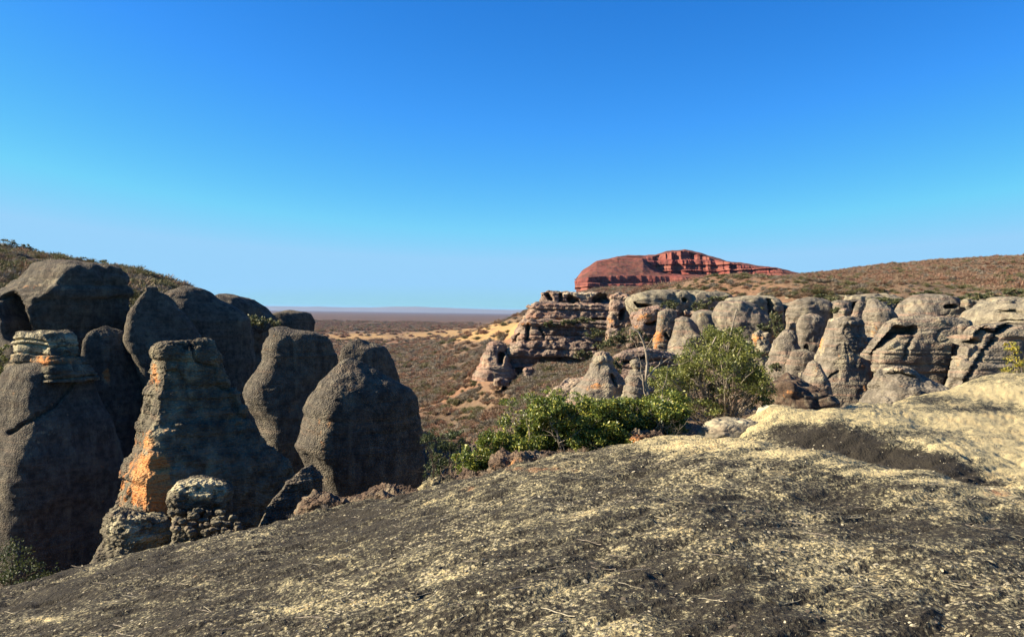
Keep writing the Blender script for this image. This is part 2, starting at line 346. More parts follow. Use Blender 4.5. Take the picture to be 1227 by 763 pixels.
# ------------------------------------------------------------------ far blue hills
n = 200; pxs = np.linspace(-400, 1700, n); dd = 27000
topy = 373.4 + (pxs - 613) * .015 - 2.2 - 2.2 * np.abs(fbm(np.stack([pxs * .008, 0 * pxs, 0 * pxs], 1), 1, 4, 3)) - 1.6 * np.exp(-((pxs - 500) / 45) ** 2)
rows = [at(pxs, 380 + (pxs - 613) * .015, np.full(n, dd - 2500.))]
for k, (f, o) in enumerate([(.5, -1200), (.85, -500), (1, 0), (.7, 900), (0, 2600)]):
    rows.append(at(pxs, 379 * (1 - f) + topy * f + (1 - f) * (pxs - 613) * .015, np.full(n, dd + float(o))))
hv = np.concatenate(rows)
tag(mesh_from('distant_hills', hv, grid_faces(6, n), M['hill']), 'low blue hills along the far horizon', kind='structure')

# ------------------------------------------------------------------ foreground sandstone slab
# (px, depth, py)
FC = [(0, 4.0, 920), (613, 2.2, 1120), (1227, 2.2, 1100), (-400, 5, 880), (1600, 3, 1000),
      (0, 5.8, 800), (300, 5, 780), (613, 4.4, 763), (900, 4.2, 763), (1227, 4.1, 763), (-250, 7, 790),
      (0, 8, 752), (300, 7, 716), (613, 6.6, 642), (900, 5.8, 652), (1227, 5.4, 672), (1500, 5.0, 690),
      (0, 12, 712), (110, 14, 690), (200, 13.5, 664), (300, 13, 642), (240, 13.2, 650), (400, 11.5, 618), (-250, 12, 760),
      (400, 13, 606), (500, 12.5, 592), (560, 12, 577), (640, 11.8, 552), (700, 11.8, 541), (760, 12.4, 531), (600, 9, 590), (750, 8.6, 574), (450, 9.5, 630),
      (845, 11.0, 524), (900, 8.0, 570), (998, 9.6, 548), (1116, 8.7, 570), (1227, 8.1, 589), (1000, 7.4, 596), (1227, 6.6, 628), (1500, 7.6, 610), (920, 10.2, 534),
      (870, 12.4, 540), (1000, 10.3, 590), (1116, 9.5, 606), (1227, 8.9, 606), (1500, 8.8, 620),
      (850, 13.6, 518), (909, 14, 497), (930, 14.5, 488), (1000, 11.1, 552), (1000, 11.9, 514), (1116, 10.1, 576), (1116, 11.0, 541), (1227, 9.7, 588), (1227, 10.8, 564), (925, 13.6, 485), (904, 13.0, 501), (962, 13.6, 494), (925, 12.3, 520), (1060, 10.7, 566), (1060, 11.5, 530), (1500, 10, 590),
      (1032, 17, 487), (1100, 15, 505), (1160, 12.5, 528), (1227, 12.5, 541), (1120, 21, 476), (1227, 17, 498), (1227, 26, 463), (1160, 24, 469), (1500, 24, 480), (1500, 14, 515), (1800, 20, 490)]
# beyond the edge it falls into the gorge
FC += [(0, 13.6, 740), (0, 16, 900), (110, 15.4, 720), (110, 18, 860), (200, 15.2, 690), (200, 18, 830), (300, 15, 680), (300, 18, 830), (400, 14.4, 640), (400, 17, 800), (500, 13.7, 622), (500, 16, 780), (560, 13.2, 606), (560, 15.5, 760),
       (640, 13.2, 580), (640, 15.5, 730), (700, 13.4, 566), (700, 15.5, 700), (760, 14, 552), (760, 16, 680), (830, 15, 545), (830, 17.5, 660), (909, 15.6, 515), (909, 18, 620), (1000, 17.5, 510), (1000, 20.5, 600), (1060, 20.5, 500), (1060, 24, 570),
       (1120, 23.5, 492), (1120, 27, 560), (1227, 29, 476), (1227, 33, 540), (1500, 28, 470), (1500, 33, 540), (-250, 13.5, 800), (-250, 16, 950), (1800, 25, 470), (1800, 32, 560)]
FC = np.array(FC, float); FP = at(FC[:, 0], FC[:, 2], FC[:, 1]); fr = np.hypot(FP[:, 0], FP[:, 1]); faz = np.arctan2(FP[:, 0], FP[:, 1])
ffit = rbf_fit(np.stack([faz * 2.2, np.log(fr)], 1), FP[:, 2], .06, 3e-3)
fa = np.linspace(-.95, .95, 280); fl = np.linspace(math.log(1.2), math.log(36), 420)
QX, QY = np.meshgrid(fa, fl); FT = ev(ffit, np.stack([QX.ravel() * 2.2, QY.ravel()], 1)).reshape(QX.shape)
def slab_smooth(X, Y):
    r = np.hypot(X, Y); az = np.arctan2(X, Y); return bilinear(FT, fa, fl, az, np.log(np.maximum(r, 2.7)))
def slab_z(X, Y, fine=True):
    P = np.stack([X, Y, np.zeros_like(X)], 1)
    z = slab_smooth(X, Y)
    z += fbm(P, (1.1, .8, 1), 3, 31) * .045
    # erosion runnels down towards the left
    Q = np.stack([X * .55 + Y * .5, Y * 2.4 - X * 1.5, 0 * X], 1)
    z += -np.clip(fbm(Q, .9, 3, 41, ridged=True) - .7, 0, 1) * .05
    z += sstep(np.hypot(X, Y), 9, 11) * (fbm(P, 2.0, 3, 81) * .03 + fbm(P, 7, 2, 82) * .012)
    g_ = (Y * .9 + X * .42) * 1.05 + fbm(P, .45, 3, 71) * .9
    fr_ = g_ - np.floor(g_); z += .035 * (np.clip(fr_ / .9, 0, 1) - np.clip((fr_ - .9) / .1, 0, 1)) * np.clip(fbm(P, .3, 2, 72) + .5, 0, 1)
    if fine:
        z += fbm(P, 4.5, 3, 51, .6) * .009 + np.maximum(fbm(P, 16, 2, 61), -.2) * .005
    return z
fA = np.concatenate([np.linspace(-.95, -.58, 60)[:-1], np.linspace(-.58, .58, 880), np.linspace(.58, .95, 60)[1:]])
fL = np.concatenate([np.linspace(math.log(1.2), math.log(3.6), 30)[:-1], np.linspace(math.log(3.6), math.log(14), 360)[:-1], np.linspace(math.log(14), math.log(35), 90)])
A2, L2 = np.meshgrid(fA, fL); A2 = A2.ravel(); R2 = np.exp(L2).ravel()
SX = R2 * np.sin(A2); SY = R2 * np.cos(A2); SV = np.stack([SX, SY, slab_z(SX, SY)], 1); spx, spy = proj(SV)
att = np.zeros((len(SV), 3))
near = ~((spx > 838) & (SY > np.interp(spx, [838, 845, 998, 1116, 1227, 1600], [11.4, 11.3, 9.75, 8.85, 8.25, 7.6])))
pale = [(998, 553, 50, 6, .9), (1060, 565, 50, 6, .9), (1116, 576, 50, 6, .9), (1180, 589, 50, 6, .9), (940, 543, 50, 7, .9), (850, 530, 110, 12, .95), (930, 540, 60, 8, .5), (1100, 590, 140, 10, .25), (980, 690, 60, 22, .42), (1010, 735, 40, 20, .38), (740, 745, 55, 14, .45), (670, 703, 40, 9, .45), (340, 700, 30, 8, .5),
        (340, 728, 40, 6, .6), (60, 742, 50, 5, .6), (180, 722, 60, 4, .6), (250, 700, 50, 4, .5), (130, 735, 50, 4, .5), (400, 668, 40, 4, .4), (520, 690, 30, 5, .4), (700, 560, 60, 14, .15), (1170, 620, 70, 20, .1), (650, 620, 80, 16, .12), (540, 600, 20, 8, .5)]
pale2 = [(1227, 555, 120, 30, .7), (1130, 540, 70, 16, .55), (1180, 505, 130, 24, .45), (1060, 500, 110, 12, .45), (960, 498, 60, 12, .6), (880, 512, 50, 10, .5), (1227, 470, 120, 14, .55)]
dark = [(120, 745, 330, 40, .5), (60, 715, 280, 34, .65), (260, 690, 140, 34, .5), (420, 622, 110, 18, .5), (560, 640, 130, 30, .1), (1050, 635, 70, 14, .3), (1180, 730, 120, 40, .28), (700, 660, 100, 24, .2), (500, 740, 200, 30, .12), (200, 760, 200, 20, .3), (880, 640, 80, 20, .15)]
dark2 = [(1010, 532, 50, 16, .95), (1070, 550, 50, 15, 1.), (1120, 562, 50, 13, 1.), (1000, 512, 16, 10, .6), (955, 520, 40, 14, .6), (1170, 578, 40, 8, .7), (1100, 520, 60, 7, .35), (1180, 490, 60, 4, .35), (1120, 478, 40, 4, .35)]  # gully face: dark lichen and the gully's shade, both in the colour
att[:, 1] = np.where(near, splat(spx, spy, pale), splat(spx, spy, pale2) * 1.15 + .16)
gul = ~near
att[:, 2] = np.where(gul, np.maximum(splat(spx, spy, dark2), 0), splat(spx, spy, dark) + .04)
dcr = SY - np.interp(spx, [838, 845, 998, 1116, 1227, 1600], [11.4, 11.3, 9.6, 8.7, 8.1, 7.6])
gband = sstep(dcr, .15, .5) * (1 - sstep(dcr, 1.7, 2.7)) * sstep(spx, 930, 985) * (1 - sstep(spx, 1150, 1210))  # band behind the crest: brown lichen plus painted undercut shade
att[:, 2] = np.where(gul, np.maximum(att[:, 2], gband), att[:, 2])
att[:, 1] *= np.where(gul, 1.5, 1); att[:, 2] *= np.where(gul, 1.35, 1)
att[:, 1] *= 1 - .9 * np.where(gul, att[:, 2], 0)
att[:, 0] = splat(spx, spy, [(640, 562, 60, 6, .5), (790, 532, 60, 4, .45), (1200, 590, 40, 8, .5), (560, 585, 40, 6, .35), (420, 612, 60, 8, .3), (960, 512, 40, 10, .4), (200, 690, 60, 5, .35), (120, 705, 50, 5, .3)])
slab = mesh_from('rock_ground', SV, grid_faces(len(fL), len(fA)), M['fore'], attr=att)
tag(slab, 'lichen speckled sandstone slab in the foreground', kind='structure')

# ------------------------------------------------------------------ rocks
def smooth1(a, k):
    if k < 1: return a
    w = np.hanning(2 * k + 3)[1:-1]; w /= w.sum()
    return np.convolve(np.pad(a, k, mode='edge'), w, 'valid')
def strata_fn(seed, f):
    r = np.random.default_rng(seed); th = r.uniform(.35, 1.6, 400) / f; e = np.cumsum(th) - 40 / f * 2; off = r.uniform(-1, 1, 400)
    def g(z):
        i = np.clip(np.searchsorted(e, z), 1, 398); t = (z - e[i - 1]) / (e[i] - e[i - 1])
        edge = np.clip(np.minimum(t, 1 - t) * 5, 0, 1) ** .5
        return off[i] * edge + (edge - 1) * .8
    return g
def rock_mesh(prof, d, asp=1., rot=0., p=2.3, cap=14, lump=.10, strata=0., sfreq=3., nu=110, nv=100, stains=(), cuts=(), lean=0., seed=1, sm=3, grain=.006, lfreq=1.0, pits=0., sk=0., crack=.0, poly=None, psm=6):
    prof = np.array(prof, float); y0, y1 = prof[0, 0], prof[-1, 0]
    t = np.linspace(0, 1, nv) ** 1.35; ys = y0 + (y1 - y0) * t
    xl = smooth1(np.interp(ys, prof[:, 0], prof[:, 1]), sm); xr = smooth1(np.interp(ys, prof[:, 0], prof[:, 2]), sm)
    xl = np.where(np.arange(nv) < 2, np.interp(ys, prof[:, 0], prof[:, 1]), xl); xr = np.where(np.arange(nv) < 2, np.interp(ys, prof[:, 0], prof[:, 2]), xr)
    q = np.clip((ys - y0) / cap, 0, 1); cw = np.sqrt(np.maximum(1 - (1 - q) ** 2, 0)); cw = np.maximum(cw, .004)
    cx = (xl + xr) / 2; hw = (xr - xl) / 2 * cw
    c = at(cx, ys, np.full(nv, float(d))); w = hw / F * d
    wd_ = smooth1(np.interp(ys, prof[:, 0], (prof[:, 2] - prof[:, 1]) / 2), max(2, nv // 22)) / F * d * cw
    th = np.linspace(0, 2 * math.pi, nu, endpoint=False)
    rr = (np.abs(np.cos(th)) ** p + np.abs(np.sin(th)) ** p) ** (-1 / p)
    ex, ey = rr * np.cos(th), rr * np.sin(th) * asp
    if poly:
        pg_ = np.array(list(poly) + [poly[0]], float); sl = np.concatenate([[0], np.cumsum(np.linalg.norm(np.diff(pg_, axis=0), axis=1))]); tt_ = np.linspace(0, sl[-1], nu, endpoint=False)
        ex, ey = np.interp(tt_, sl, pg_[:, 0]), np.interp(tt_, sl, pg_[:, 1]); kk_ = max(1, nu * psm // 220); kw_ = np.hanning(2 * kk_ + 3)[1:-1]; kw_ /= kw_.sum()
        ex = np.convolve(np.concatenate([ex[-kk_:], ex, ex[:kk_]]), kw_, 'valid'); ey = np.convolve(np.concatenate([ey[-kk_:], ey, ey[:kk_]]), kw_, 'valid') * asp; rot = 0.
    cr, sr = math.cos(rot), math.sin(rot); ex, ey = ex * cr - ey * sr, ex * sr + ey * cr
    ex = ex + sk * ey
    k = 1 / np.abs(ex).max(); ex, ey = ex * k, ey * k
    V = np.zeros((nv, nu, 3))
    V[..., 0] = c[:, None, 0] + w[:, None] * ex; V[..., 1] = d + wd_[:, None] * ey[None] + lean * (c[:, None, 2] - c[-1, 2]); V[..., 2] = c[:, None, 2]
    V[0, :, 0] = c[0, 0]
    # depth changes move the outline: refit each ring's centre and width to the profile
    for _ in range(2):
        ppx_ = proj(V.reshape(-1, 3))[0].reshape(nv, nu); lo, hi = ppx_.min(1), ppx_.max(1)
        g_ = np.clip((hw * 2) / np.maximum(hi - lo, 1e-3), .5, 2.); mx_ = V[..., 0].mean(1)
        V[..., 0] = mx_[:, None] + (V[..., 0] - mx_[:, None]) * g_[:, None]
        ppx_ = proj(V.reshape(-1, 3))[0].reshape(nv, nu); mid = (ppx_.min(1) + ppx_.max(1)) / 2
        V[..., 0] += ((cx - mid) / F * d)[:, None]
    # depth changes move the image position: keep height on its ray
    V[..., 2] *= (V[..., 1] / d) ** .6
    du = np.roll(V, -1, 1) - np.roll(V, 1, 1); dv = np.gradient(V, axis=0)
    N = np.cross(dv, du); N /= np.maximum(np.linalg.norm(N, axis=-1, keepdims=True), 1e-9)
    out = V - V.mean(1, keepdims=True)
    s = np.sign((N * out).sum(-1).mean()); N = N * (s if s != 0 else 1)
    N[0] = (0, 0, 1)
    Pf = V.reshape(-1, 3); Nf = N.reshape(-1, 3); wm = float(np.percentile(w, 60))
    dsp = wm * lump * fbm(Pf, lfreq / wm, 4, seed, .55)
    if strata:
        zz = Pf[:, 2] + .12 / sfreq * 3 * perlin(Pf * (1.0 / wm), seed + 5)
        sg = strata_fn(seed, sfreq)(zz)
        dsp += strata * sg * (.45 + .9 * np.clip(fbm(Pf, 1.2 / wm, 2, seed + 8) + .5, 0, 1)) * np.clip(1 - np.abs(Nf[:, 2]) * .8, .1, 1)
    if pits:
        dsp -= pits * np.clip(fbm(Pf, 3.2 / wm, 3, seed + 77, .6) - .25, 0, 1)
    if crack:
        cn = perlin(Pf * np.array([1, 1, .42]) * (1.15 / wm) + fbm(Pf, 2 / wm, 2, seed + 33)[:, None] * .25, seed + 21)
        cm = perlin(Pf * np.array([.35, .35, 1.5]) * (1.3 / wm) + fbm(Pf, 2 / wm, 2, seed + 34)[:, None] * .2, seed + 22)
        msk = np.clip(fbm(Pf, .7 / wm, 2, seed + 35) + .35, 0, 1)
        dsp -= wm * crack * msk * (np.clip(1 - np.abs(cn) / .07, 0, 1) ** .6 + .7 * np.clip(1 - np.abs(cm) / .06, 0, 1) ** .6)
        dsp += wm * crack * .5 * np.sign(cm) * msk * np.clip(np.abs(cm) / .06, 0, 1)
    dsp += wm * grain * fbm(Pf, 12 / wm, 3, seed + 3, .7)
    jit = np.repeat(np.clip(w / max(wm * .3, 1e-6), .1, 1), nu)
    Pf = Pf + Nf * (dsp * jit)[:, None]
    px, py = proj(Pf)
    front = Nf[:, 1] < .35
    for (pl, wid, dep) in cuts:
        pl = np.array(pl, float); best = np.full(len(Pf), 1e9)
        jx = px + 2.2 * perlin(Pf * 2.1 * 40 / d, 91) ; jy = py + 2.2 * perlin(Pf * 2.1 * 40 / d, 92)
        for a, b in zip(pl[:-1], pl[1:]):
            ab = b - a; tt = np.clip(((jx - a[0]) * ab[0] + (jy - a[1]) * ab[1]) / (ab @ ab), 0, 1)
            best = np.minimum(best, np.hypot(jx - a[0] - ab[0] * tt, jy - a[1] - ab[1] * tt))
        Pf[:, 1] += np.where(front, dep * np.clip(1 - best / wid, 0, 1) ** .7, 0)
    att = np.zeros((len(Pf), 3))
    for ch in range(3):
        att[:, ch] = splat(px, py, [b[1:] for b in stains if b[0] == ch]) * (Nf[:, 1] < .5) if any(b[0] == ch for b in stains) else 0
    apex = Pf[:nu].mean(0); V2 = np.vstack([Pf, apex[None]]); att = np.vstack([att, att[:1]])
    q4 = grid_faces(nv, nu, wrap=True, flip=True)
    capf = np.stack([np.full(nu, nv * nu), np.arange(nu), (np.arange(nu) + 1) % nu, np.full(nu, nv * nu)], 1)
    return V2, q4, capf[:, [0, 1, 2]], att, at(cx[-1], ys[-1], float(d))
def build_rock(name, mat, r, parent=None, origin=None):
    V, q, cf, att, base = r
    o = mesh_from(name, V, q, mat, parent=parent, origin=base if origin is None else origin, attr=att)
    return o
def rock(name, label, cat, prof, d, mat, group=None, **kw):
    # close the tiny top ring by collapsing it
    r = rock_mesh(prof, d, **kw); V = r[0]; nu = kw.get('nu', 110); V[:nu] = V[-1]
    o = build_rock(name, M[mat], r); tag(o, label, cat, group); return o
rf = 'rock formation'
OR, PA, DK = 0, 1, 2

# --- left group ---
LG = dict(group='rounded grey rock towers across the dark gorge on the left')
rock('rock_block', 'broad flat-topped rock block at the far left with a dark right face under brown scrub', rf,
     [(317, 62, 130), (321, 40, 146), (330, 24, 153), (346, 5, 156), (356, -40, 157), (400, -60, 154), (440, -60, 140), (520, -60, 135), (700, -60, 150)], 35, 'left', asp=.8, poly=[(-1, .1), (-.5, -.5), (.25, -.95), (.7, -.55), (1, .1), (.6, .8), (-.5, .8)], psm=5, cap=3, lump=.09, strata=.16, sfreq=1.2, sm=1, crack=.03, nu=190, nv=150,
     cuts=[([(12, 366), (22, 400)], 16, 2.0)], stains=[(PA, 60, 338, 60, 12, .45), (OR, 38, 344, 12, 5, .4), (DK, 22, 385, 14, 22, .5)], seed=11, **LG)  # dark spot paints shade into the carved notch
bell = empty('bell_rock', at(50, 700, 29.))
tag(bell, 'bell-shaped grey rock at the left edge with a ragged yellowish layered neck', rf, LG['group'])
for nm, pr, kw in (('bell_body', [(434, 15, 98), (446, 4, 108), (470, -12, 118), (510, -26, 136), (560, -40, 150), (610, -46, 146), (720, -40, 135)], dict(poly=[(-1, .3), (-.4, -.6), (.3, -1), (.8, -.4), (1, .2), (.5, .9), (-.5, .9)], psm=16, asp=.9, cap=14, lump=.06, strata=.02, sfreq=3, nu=190, nv=130, stains=[(PA, 40, 520, 60, 40, .25)], cuts=[([(92, 452), (60, 490), (10, 520)], 2.5, .25)])),
                   ('layered_neck', [(395, 32, 66), (398, 22, 84), (410, 18, 96), (420, 17, 102), (437, 12, 110), (446, 6, 118), (456, 4, 118)], dict(poly=[(-1, .2), (-.6, -.5), (.5, -1), (.9, -.5), (1, .2), (.5, .8), (-.5, .8)], psm=4, asp=.8, cap=3, lump=.12, strata=.24, sfreq=4.5, crack=.05, nu=190, nv=110, sm=1, stains=[(PA, 40, 410, 60, 20, .6), (OR, 60, 432, 50, 8, .55), (OR, 22, 443, 10, 5, .6)]))):
    r = rock_mesh(pr, 29, seed=21, **kw); r[0][:kw['nu']] = r[0][-1]
    build_rock(nm, M['column' if 'neck' in nm else 'left'], r, parent=bell, origin=at(50, 700, 29.))
rock('dome_rock', 'small grey dome squeezed between the bell-shaped rock and the orange column', rf,
     [(390, 118, 134), (396, 108, 146), (410, 100, 160), (430, 96, 172), (450, 96, 180), (470, 94, 190), (560, 96, 215), (680, 96, 215)], 32.5, 'left', asp=.9, poly=[(-1, .2), (-.75, -.5), (-.35, -.9), (.4, -.5), (1, .2), (.5, .9), (-.5, .9)], psm=16, cap=12, lump=.07, strata=.02, nu=130, nv=120, seed=31, stains=[(OR, 128, 448, 6, 12, .6), (PA, 126, 455, 6, 10, .6)], sk=.6, **LG)
rock('dome_rock', 'wide grey dome with a tiny knobbed cap, behind the orange column', rf,
     [(343, 176, 187), (346.5, 173, 190), (348, 176, 187), (352, 170, 196), (370, 156, 216), (390, 148, 232), (410, 146, 245), (430, 158, 252), (460, 170, 255), (520, 170, 260), (690, 165, 270)], 33, 'left', asp=.9, poly=[(-1, .2), (-.7, -.5), (-.1, -.95), (.6, -.5), (1, .2), (.5, .9), (-.5, .9)], psm=14, cap=2.5, sm=1, lump=.05, strata=.03, nu=160, nv=150, seed=41, sk=.6, **LG)
rock('dome_rock', 'largest smooth grey dome, right of the knobbed dome, half in shade', rf,
     [(342, 214, 232), (346, 200, 246), (356, 188, 262), (370, 180, 285), (385, 180, 298), (410, 190, 303), (450, 200, 305), (540, 200, 312), (690, 190, 330)], 36, 'left', asp=.9, poly=[(-1, .2), (-.6, -.6), (.2, -.95), (.75, -.4), (1, .2), (.5, .9), (-.5, .9)], psm=14, cap=9, lump=.07, strata=.03, nu=160, nv=140, seed=51, sk=.6, **LG)
rock('dome_rock', 'dark layered hump behind and right of the largest dome', rf,
     [(352, 262, 276), (356, 250, 300), (363, 248, 316), (372, 248, 325), (390, 250, 335), (430, 250, 340), (560, 250, 340)], 43, 'left', asp=1, rot=.3, p=2.4, cap=6, lump=.12, strata=.12, sfreq=1.6, nu=120, nv=80, seed=61, sk=.6, **LG)
rock('dome_rock', 'squat rock hump furthest back, between grassy notch and valley', rf,
     [(371, 335, 358), (375, 324, 371), (385, 320, 375), (400, 318, 377), (440, 315, 385), (560, 315, 395)], 46, 'left', asp=1, rot=.3, p=3, cap=5, lump=.08, strata=.05, nu=110, nv=80, seed=71, sk=.6, **LG)
rock('pillar_rock', 'knobbly pillar with sinuous sunlit left edge, in the middle of the left group', rf,
     [(391, 330, 345), (395, 323, 352), (402, 324, 392), (408, 320, 396), (416, 317, 398), (432, 314, 402), (444, 306, 404), (458, 296, 408), (472, 292, 412), (486, 294, 416), (500, 304, 420), (530, 310, 425), (640, 310, 430)], 27, 'left', asp=1.0, poly=[(-1, .3), (-.85, -.35), (-.42, -.85), (.35, -.5), (1, .2), (.7, .8), (-.3, .9)], psm=14, cap=5, lump=.07, strata=.03, nu=180, nv=170, sm=2, seed=81, sk=0, **LG)
rock('peak_rock', 'pointed grey peak just behind the big leaning cone of the left group', rf,
     [(405, 426, 434), (409, 418, 446), (416, 410, 462), (426, 407, 469), (440, 404, 474), (452, 402, 478), (500, 400, 486), (600, 400, 490)], 29, 'left', asp=.9, rot=.1, p=2.4, cap=5, lump=.08, strata=.03, nu=130, nv=100, seed=91, stains=[(DK, 430, 407, 8, 5, .5)], sk=.6, **LG)
rock('cone_rock', 'big leaning cone of grey rock nearest the valley, left edge in sun', rf,
     [(428, 416, 423), (432, 407, 430), (440, 398, 442), (450, 390, 462), (460, 382, 482), (467, 380, 492), (475, 374, 497), (492, 366, 502), (500, 366, 504), (520, 358, 508), (535, 352, 510), (550, 362, 511), (575, 374, 510), (600, 382, 505), (680, 380, 500)], 23, 'left', asp=1.0, poly=[(-1, .3), (-.8, -.35), (-.38, -.85), (.35, -.5), (1, .2), (.7, .8), (-.3, .9)], psm=16, cap=5, lump=.06, strata=.025, nu=220, nv=200, sm=2, seed=101, sk=0, **LG)
rock('leaning_rock', 'small tilted layered rock at the foot of the big leaning cone', rf,
     [(556, 368, 378), (566, 356, 384), (580, 340, 386), (600, 324, 384), (618, 314, 380), (640, 306, 376), (680, 300, 380)], 15.5, 'left', asp=1, rot=.5, p=2.8, cap=8, lump=.10, strata=.05, sfreq=7, nu=130, nv=110, seed=111, stains=[(PA, 372, 580, 5, 16, .4)], sk=.6, **LG)
colm = empty('orange_column', at(195, 680, 16.5))
tag(colm, 'tall rock column with a bright orange stain low on its sunlit face', rf, LG['group'])
for nm, pr, kw in (('column_shaft', [(408, 190, 236), (412, 183, 252), (420, 181, 261), (436, 181, 267), (455, 179, 274), (470, 174, 283), (492, 168, 297), (512, 162, 312), (530, 156, 328), (548, 147, 345), (575, 139, 360), (600, 136, 364), (622, 134, 364), (700, 128, 355)],
                    dict(poly=[(-1, .15), (-.62, -.45), (-.3, -.95), (.3, -.5), (1, .2), (.7, .7), (-.2, .8)], psm=7, asp=.85, cap=4, lump=.075, strata=.055, sfreq=4, nu=240, nv=260, sm=1, pits=.10, grain=.014, crack=.07,
                         stains=[(OR, 182, 575, 30, 30, 1.2), (OR, 198, 600, 18, 26, 1.4), (OR, 186, 450, 8, 20, .45), (OR, 172, 530, 16, 14, .45), (OR, 152, 600, 12, 20, .4), (PA, 190, 500, 20, 30, .15), (DK, 220, 415, 40, 9, .45), (PA, 255, 428, 10, 8, .6)])),
                   ('lichen_foot', [(612, 134, 184), (618, 128, 204), (628, 124, 208), (645, 119, 208), (660, 113, 206), (675, 108, 204), (690, 104, 200), (720, 100, 200)],
                    dict(sk=-.2, p=2.8, asp=1.0, rot=.3, cap=6, lump=.13, strata=.03, sfreq=6, nu=180, nv=110, sm=1, pits=.2, grain=.03, stains=[(PA, 150, 640, 40, 40, .5), (DK, 180, 622, 30, 6, .4), (DK, 140, 635, 8, 12, .5)]))):
    r = rock_mesh(pr, 15.6 if nm == 'lichen_foot' else 17.4, seed=131, **kw); r[0][:kw['nu']] = r[0][-1]
    build_rock(nm, M['column'], r, parent=colm, origin=at(195, 680, 16.5))
rock('lichen_boulder', 'blocky whitish boulder above heaped stones at right foot of the orange column', 'boulder',
     [(573, 228, 262), (577, 212, 274), (586, 206, 279), (600, 204, 278), (614, 204, 276), (630, 205, 278), (670, 205, 278)], 14.6, 'column', asp=.8, rot=.3, p=3.6, cap=5, lump=.13, strata=.03, sfreq=9, nu=150, nv=100, sm=1, pits=.16, grain=.03,
     stains=[(PA, 240, 585, 40, 16, .8), (DK, 240, 604, 22, 7, .6)], seed=141)
k = 0
for row, (yy, n_) in enumerate([(614, 6), (621, 7), (628, 8), (635, 8)]):
    for i in range(n_):
        cx = 208 + (i + .5 * (row % 2)) * 10.5 + random.uniform(-4, 4); cy = yy + random.uniform(-3, 3)
        a, b = random.uniform(4, 8), random.uniform(2.4, 5)
        dpt = 14.15 - row * .16 + random.uniform(-.05, .05)
        rock('stone', 'rounded grey stone heaped under the whitish blocky boulder', 'stone', [(cy - b, cx - a * .75, cx + a * .6), (cy - b * .5, cx - a * .9, cx + a * .9), (cy, cx - a, cx + a), (cy + b * .6, cx - a * .9, cx + a * .9), (cy + b * 1.2, cx - a * .5, cx + a * .5)],
             dpt, 'column', group='stones heaped under the whitish boulder', asp=random.uniform(.6, 1), rot=random.uniform(-.9, .9), p=random.uniform(3, 6), cap=b * .3, lump=.22, nu=20, nv=14, sm=1, seed=200 + k); k += 1

# rough lumps along the slab's edge
for i, (lab, mt, pr, d, st) in enumerate([
        ('dark brown crumbly lump on the slab edge below the leaning cone, leftmost', 'boulder', [(600, 380, 420), (604, 368, 446), (612, 362, 452), (626, 358, 452), (650, 358, 452)], 12.9, []),
        ('dark brown crumbly lump in the middle of the slab edge', 'boulder', [(592, 455, 490), (597, 446, 506), (606, 440, 512), (618, 436, 512), (640, 436, 512)], 12.6, []),
        ('cream coloured pitted lump on the slab edge beside the green bush', 'fore', [(580, 522, 540), (584, 512, 548), (592, 508, 552), (602, 506, 550), (620, 506, 550)], 12.3, [(PA, 530, 592, 30, 16, .7)]),
        ('reddish brown ledge on the slab edge under the green bush', 'boulder', [(549, 610, 655), (553, 600, 668), (560, 594, 674), (570, 590, 674), (590, 590, 674)], 12.0, [(OR, 630, 554, 40, 6, .45)]),
        ('small rusty block on the slab edge below the bare dead tree', 'boulder', [(523, 758, 772), (526, 755, 790), (532, 753, 796), (545, 753, 796)], 12.7, [(OR, 765, 527, 20, 6, .5)]),
        ('low brown knob on the slab edge between cream lump and reddish ledge', 'boulder', [(572, 560, 576), (576, 555, 590), (583, 552, 596), (595, 552, 596)], 12.2, [(OR, 570, 576, 16, 5, .3)])]):
    rock('weathered_lump', lab, 'boulder', [(y - 7 if j < 3 else y, a - 3, b + 3) for j, (y, a, b) in enumerate(pr)], d, mt, group='crumbly lumps along the slab edge', asp=.8, rot=.2, p=2.4, cap=5, lump=.28, nu=90, nv=44, sm=1, seed=300 + i, lfreq=1.8, grain=.05, stains=st)

rock('pale_hump', 'pale lichen-crusted rounded hump at the far edge of the slab, right of the green tree', 'boulder', [(484, 918, 938), (487, 910, 948), (493, 905, 960), (503, 902, 972), (530, 900, 980)], 13.9, 'pale', asp=.9, rot=.2, p=2.8, cap=5, lump=.12, nu=110, nv=60, sm=1, crack=.05, pits=.06, seed=351, stains=[(PA, 925, 490, 26, 10, .9)])
rock('pale_hump', 'low grey-white hump of rock under the green tree, left of the rounded lichen-crusted hump', 'boulder', [(500, 872, 900), (503, 858, 912), (509, 846, 918), (520, 838, 922), (540, 832, 926)], 13.2, 'pale', asp=.8, rot=.2, p=2.6, cap=5, lump=.10, nu=110, nv=60, sm=1, crack=.04, seed=352, stains=[(PA, 880, 508, 40, 8, .5)])

# --- right group ---
RG = dict(group='rock domes and walls of the far right escarpment')
def rr_(lab, prof, d, mat='right', name='dome_rock', **kw):
    kw.setdefault('nu', 100); kw.setdefault('nv', 84); kw.setdefault('strata', .06); kw.setdefault('crack', .07); kw.setdefault('sfreq', 1.1); kw.setdefault('cap', 6); kw.setdefault('lump', .10); kw.setdefault('rot', .1)
    return rock(name, lab, rf, prof, d, mat, **RG, **kw)
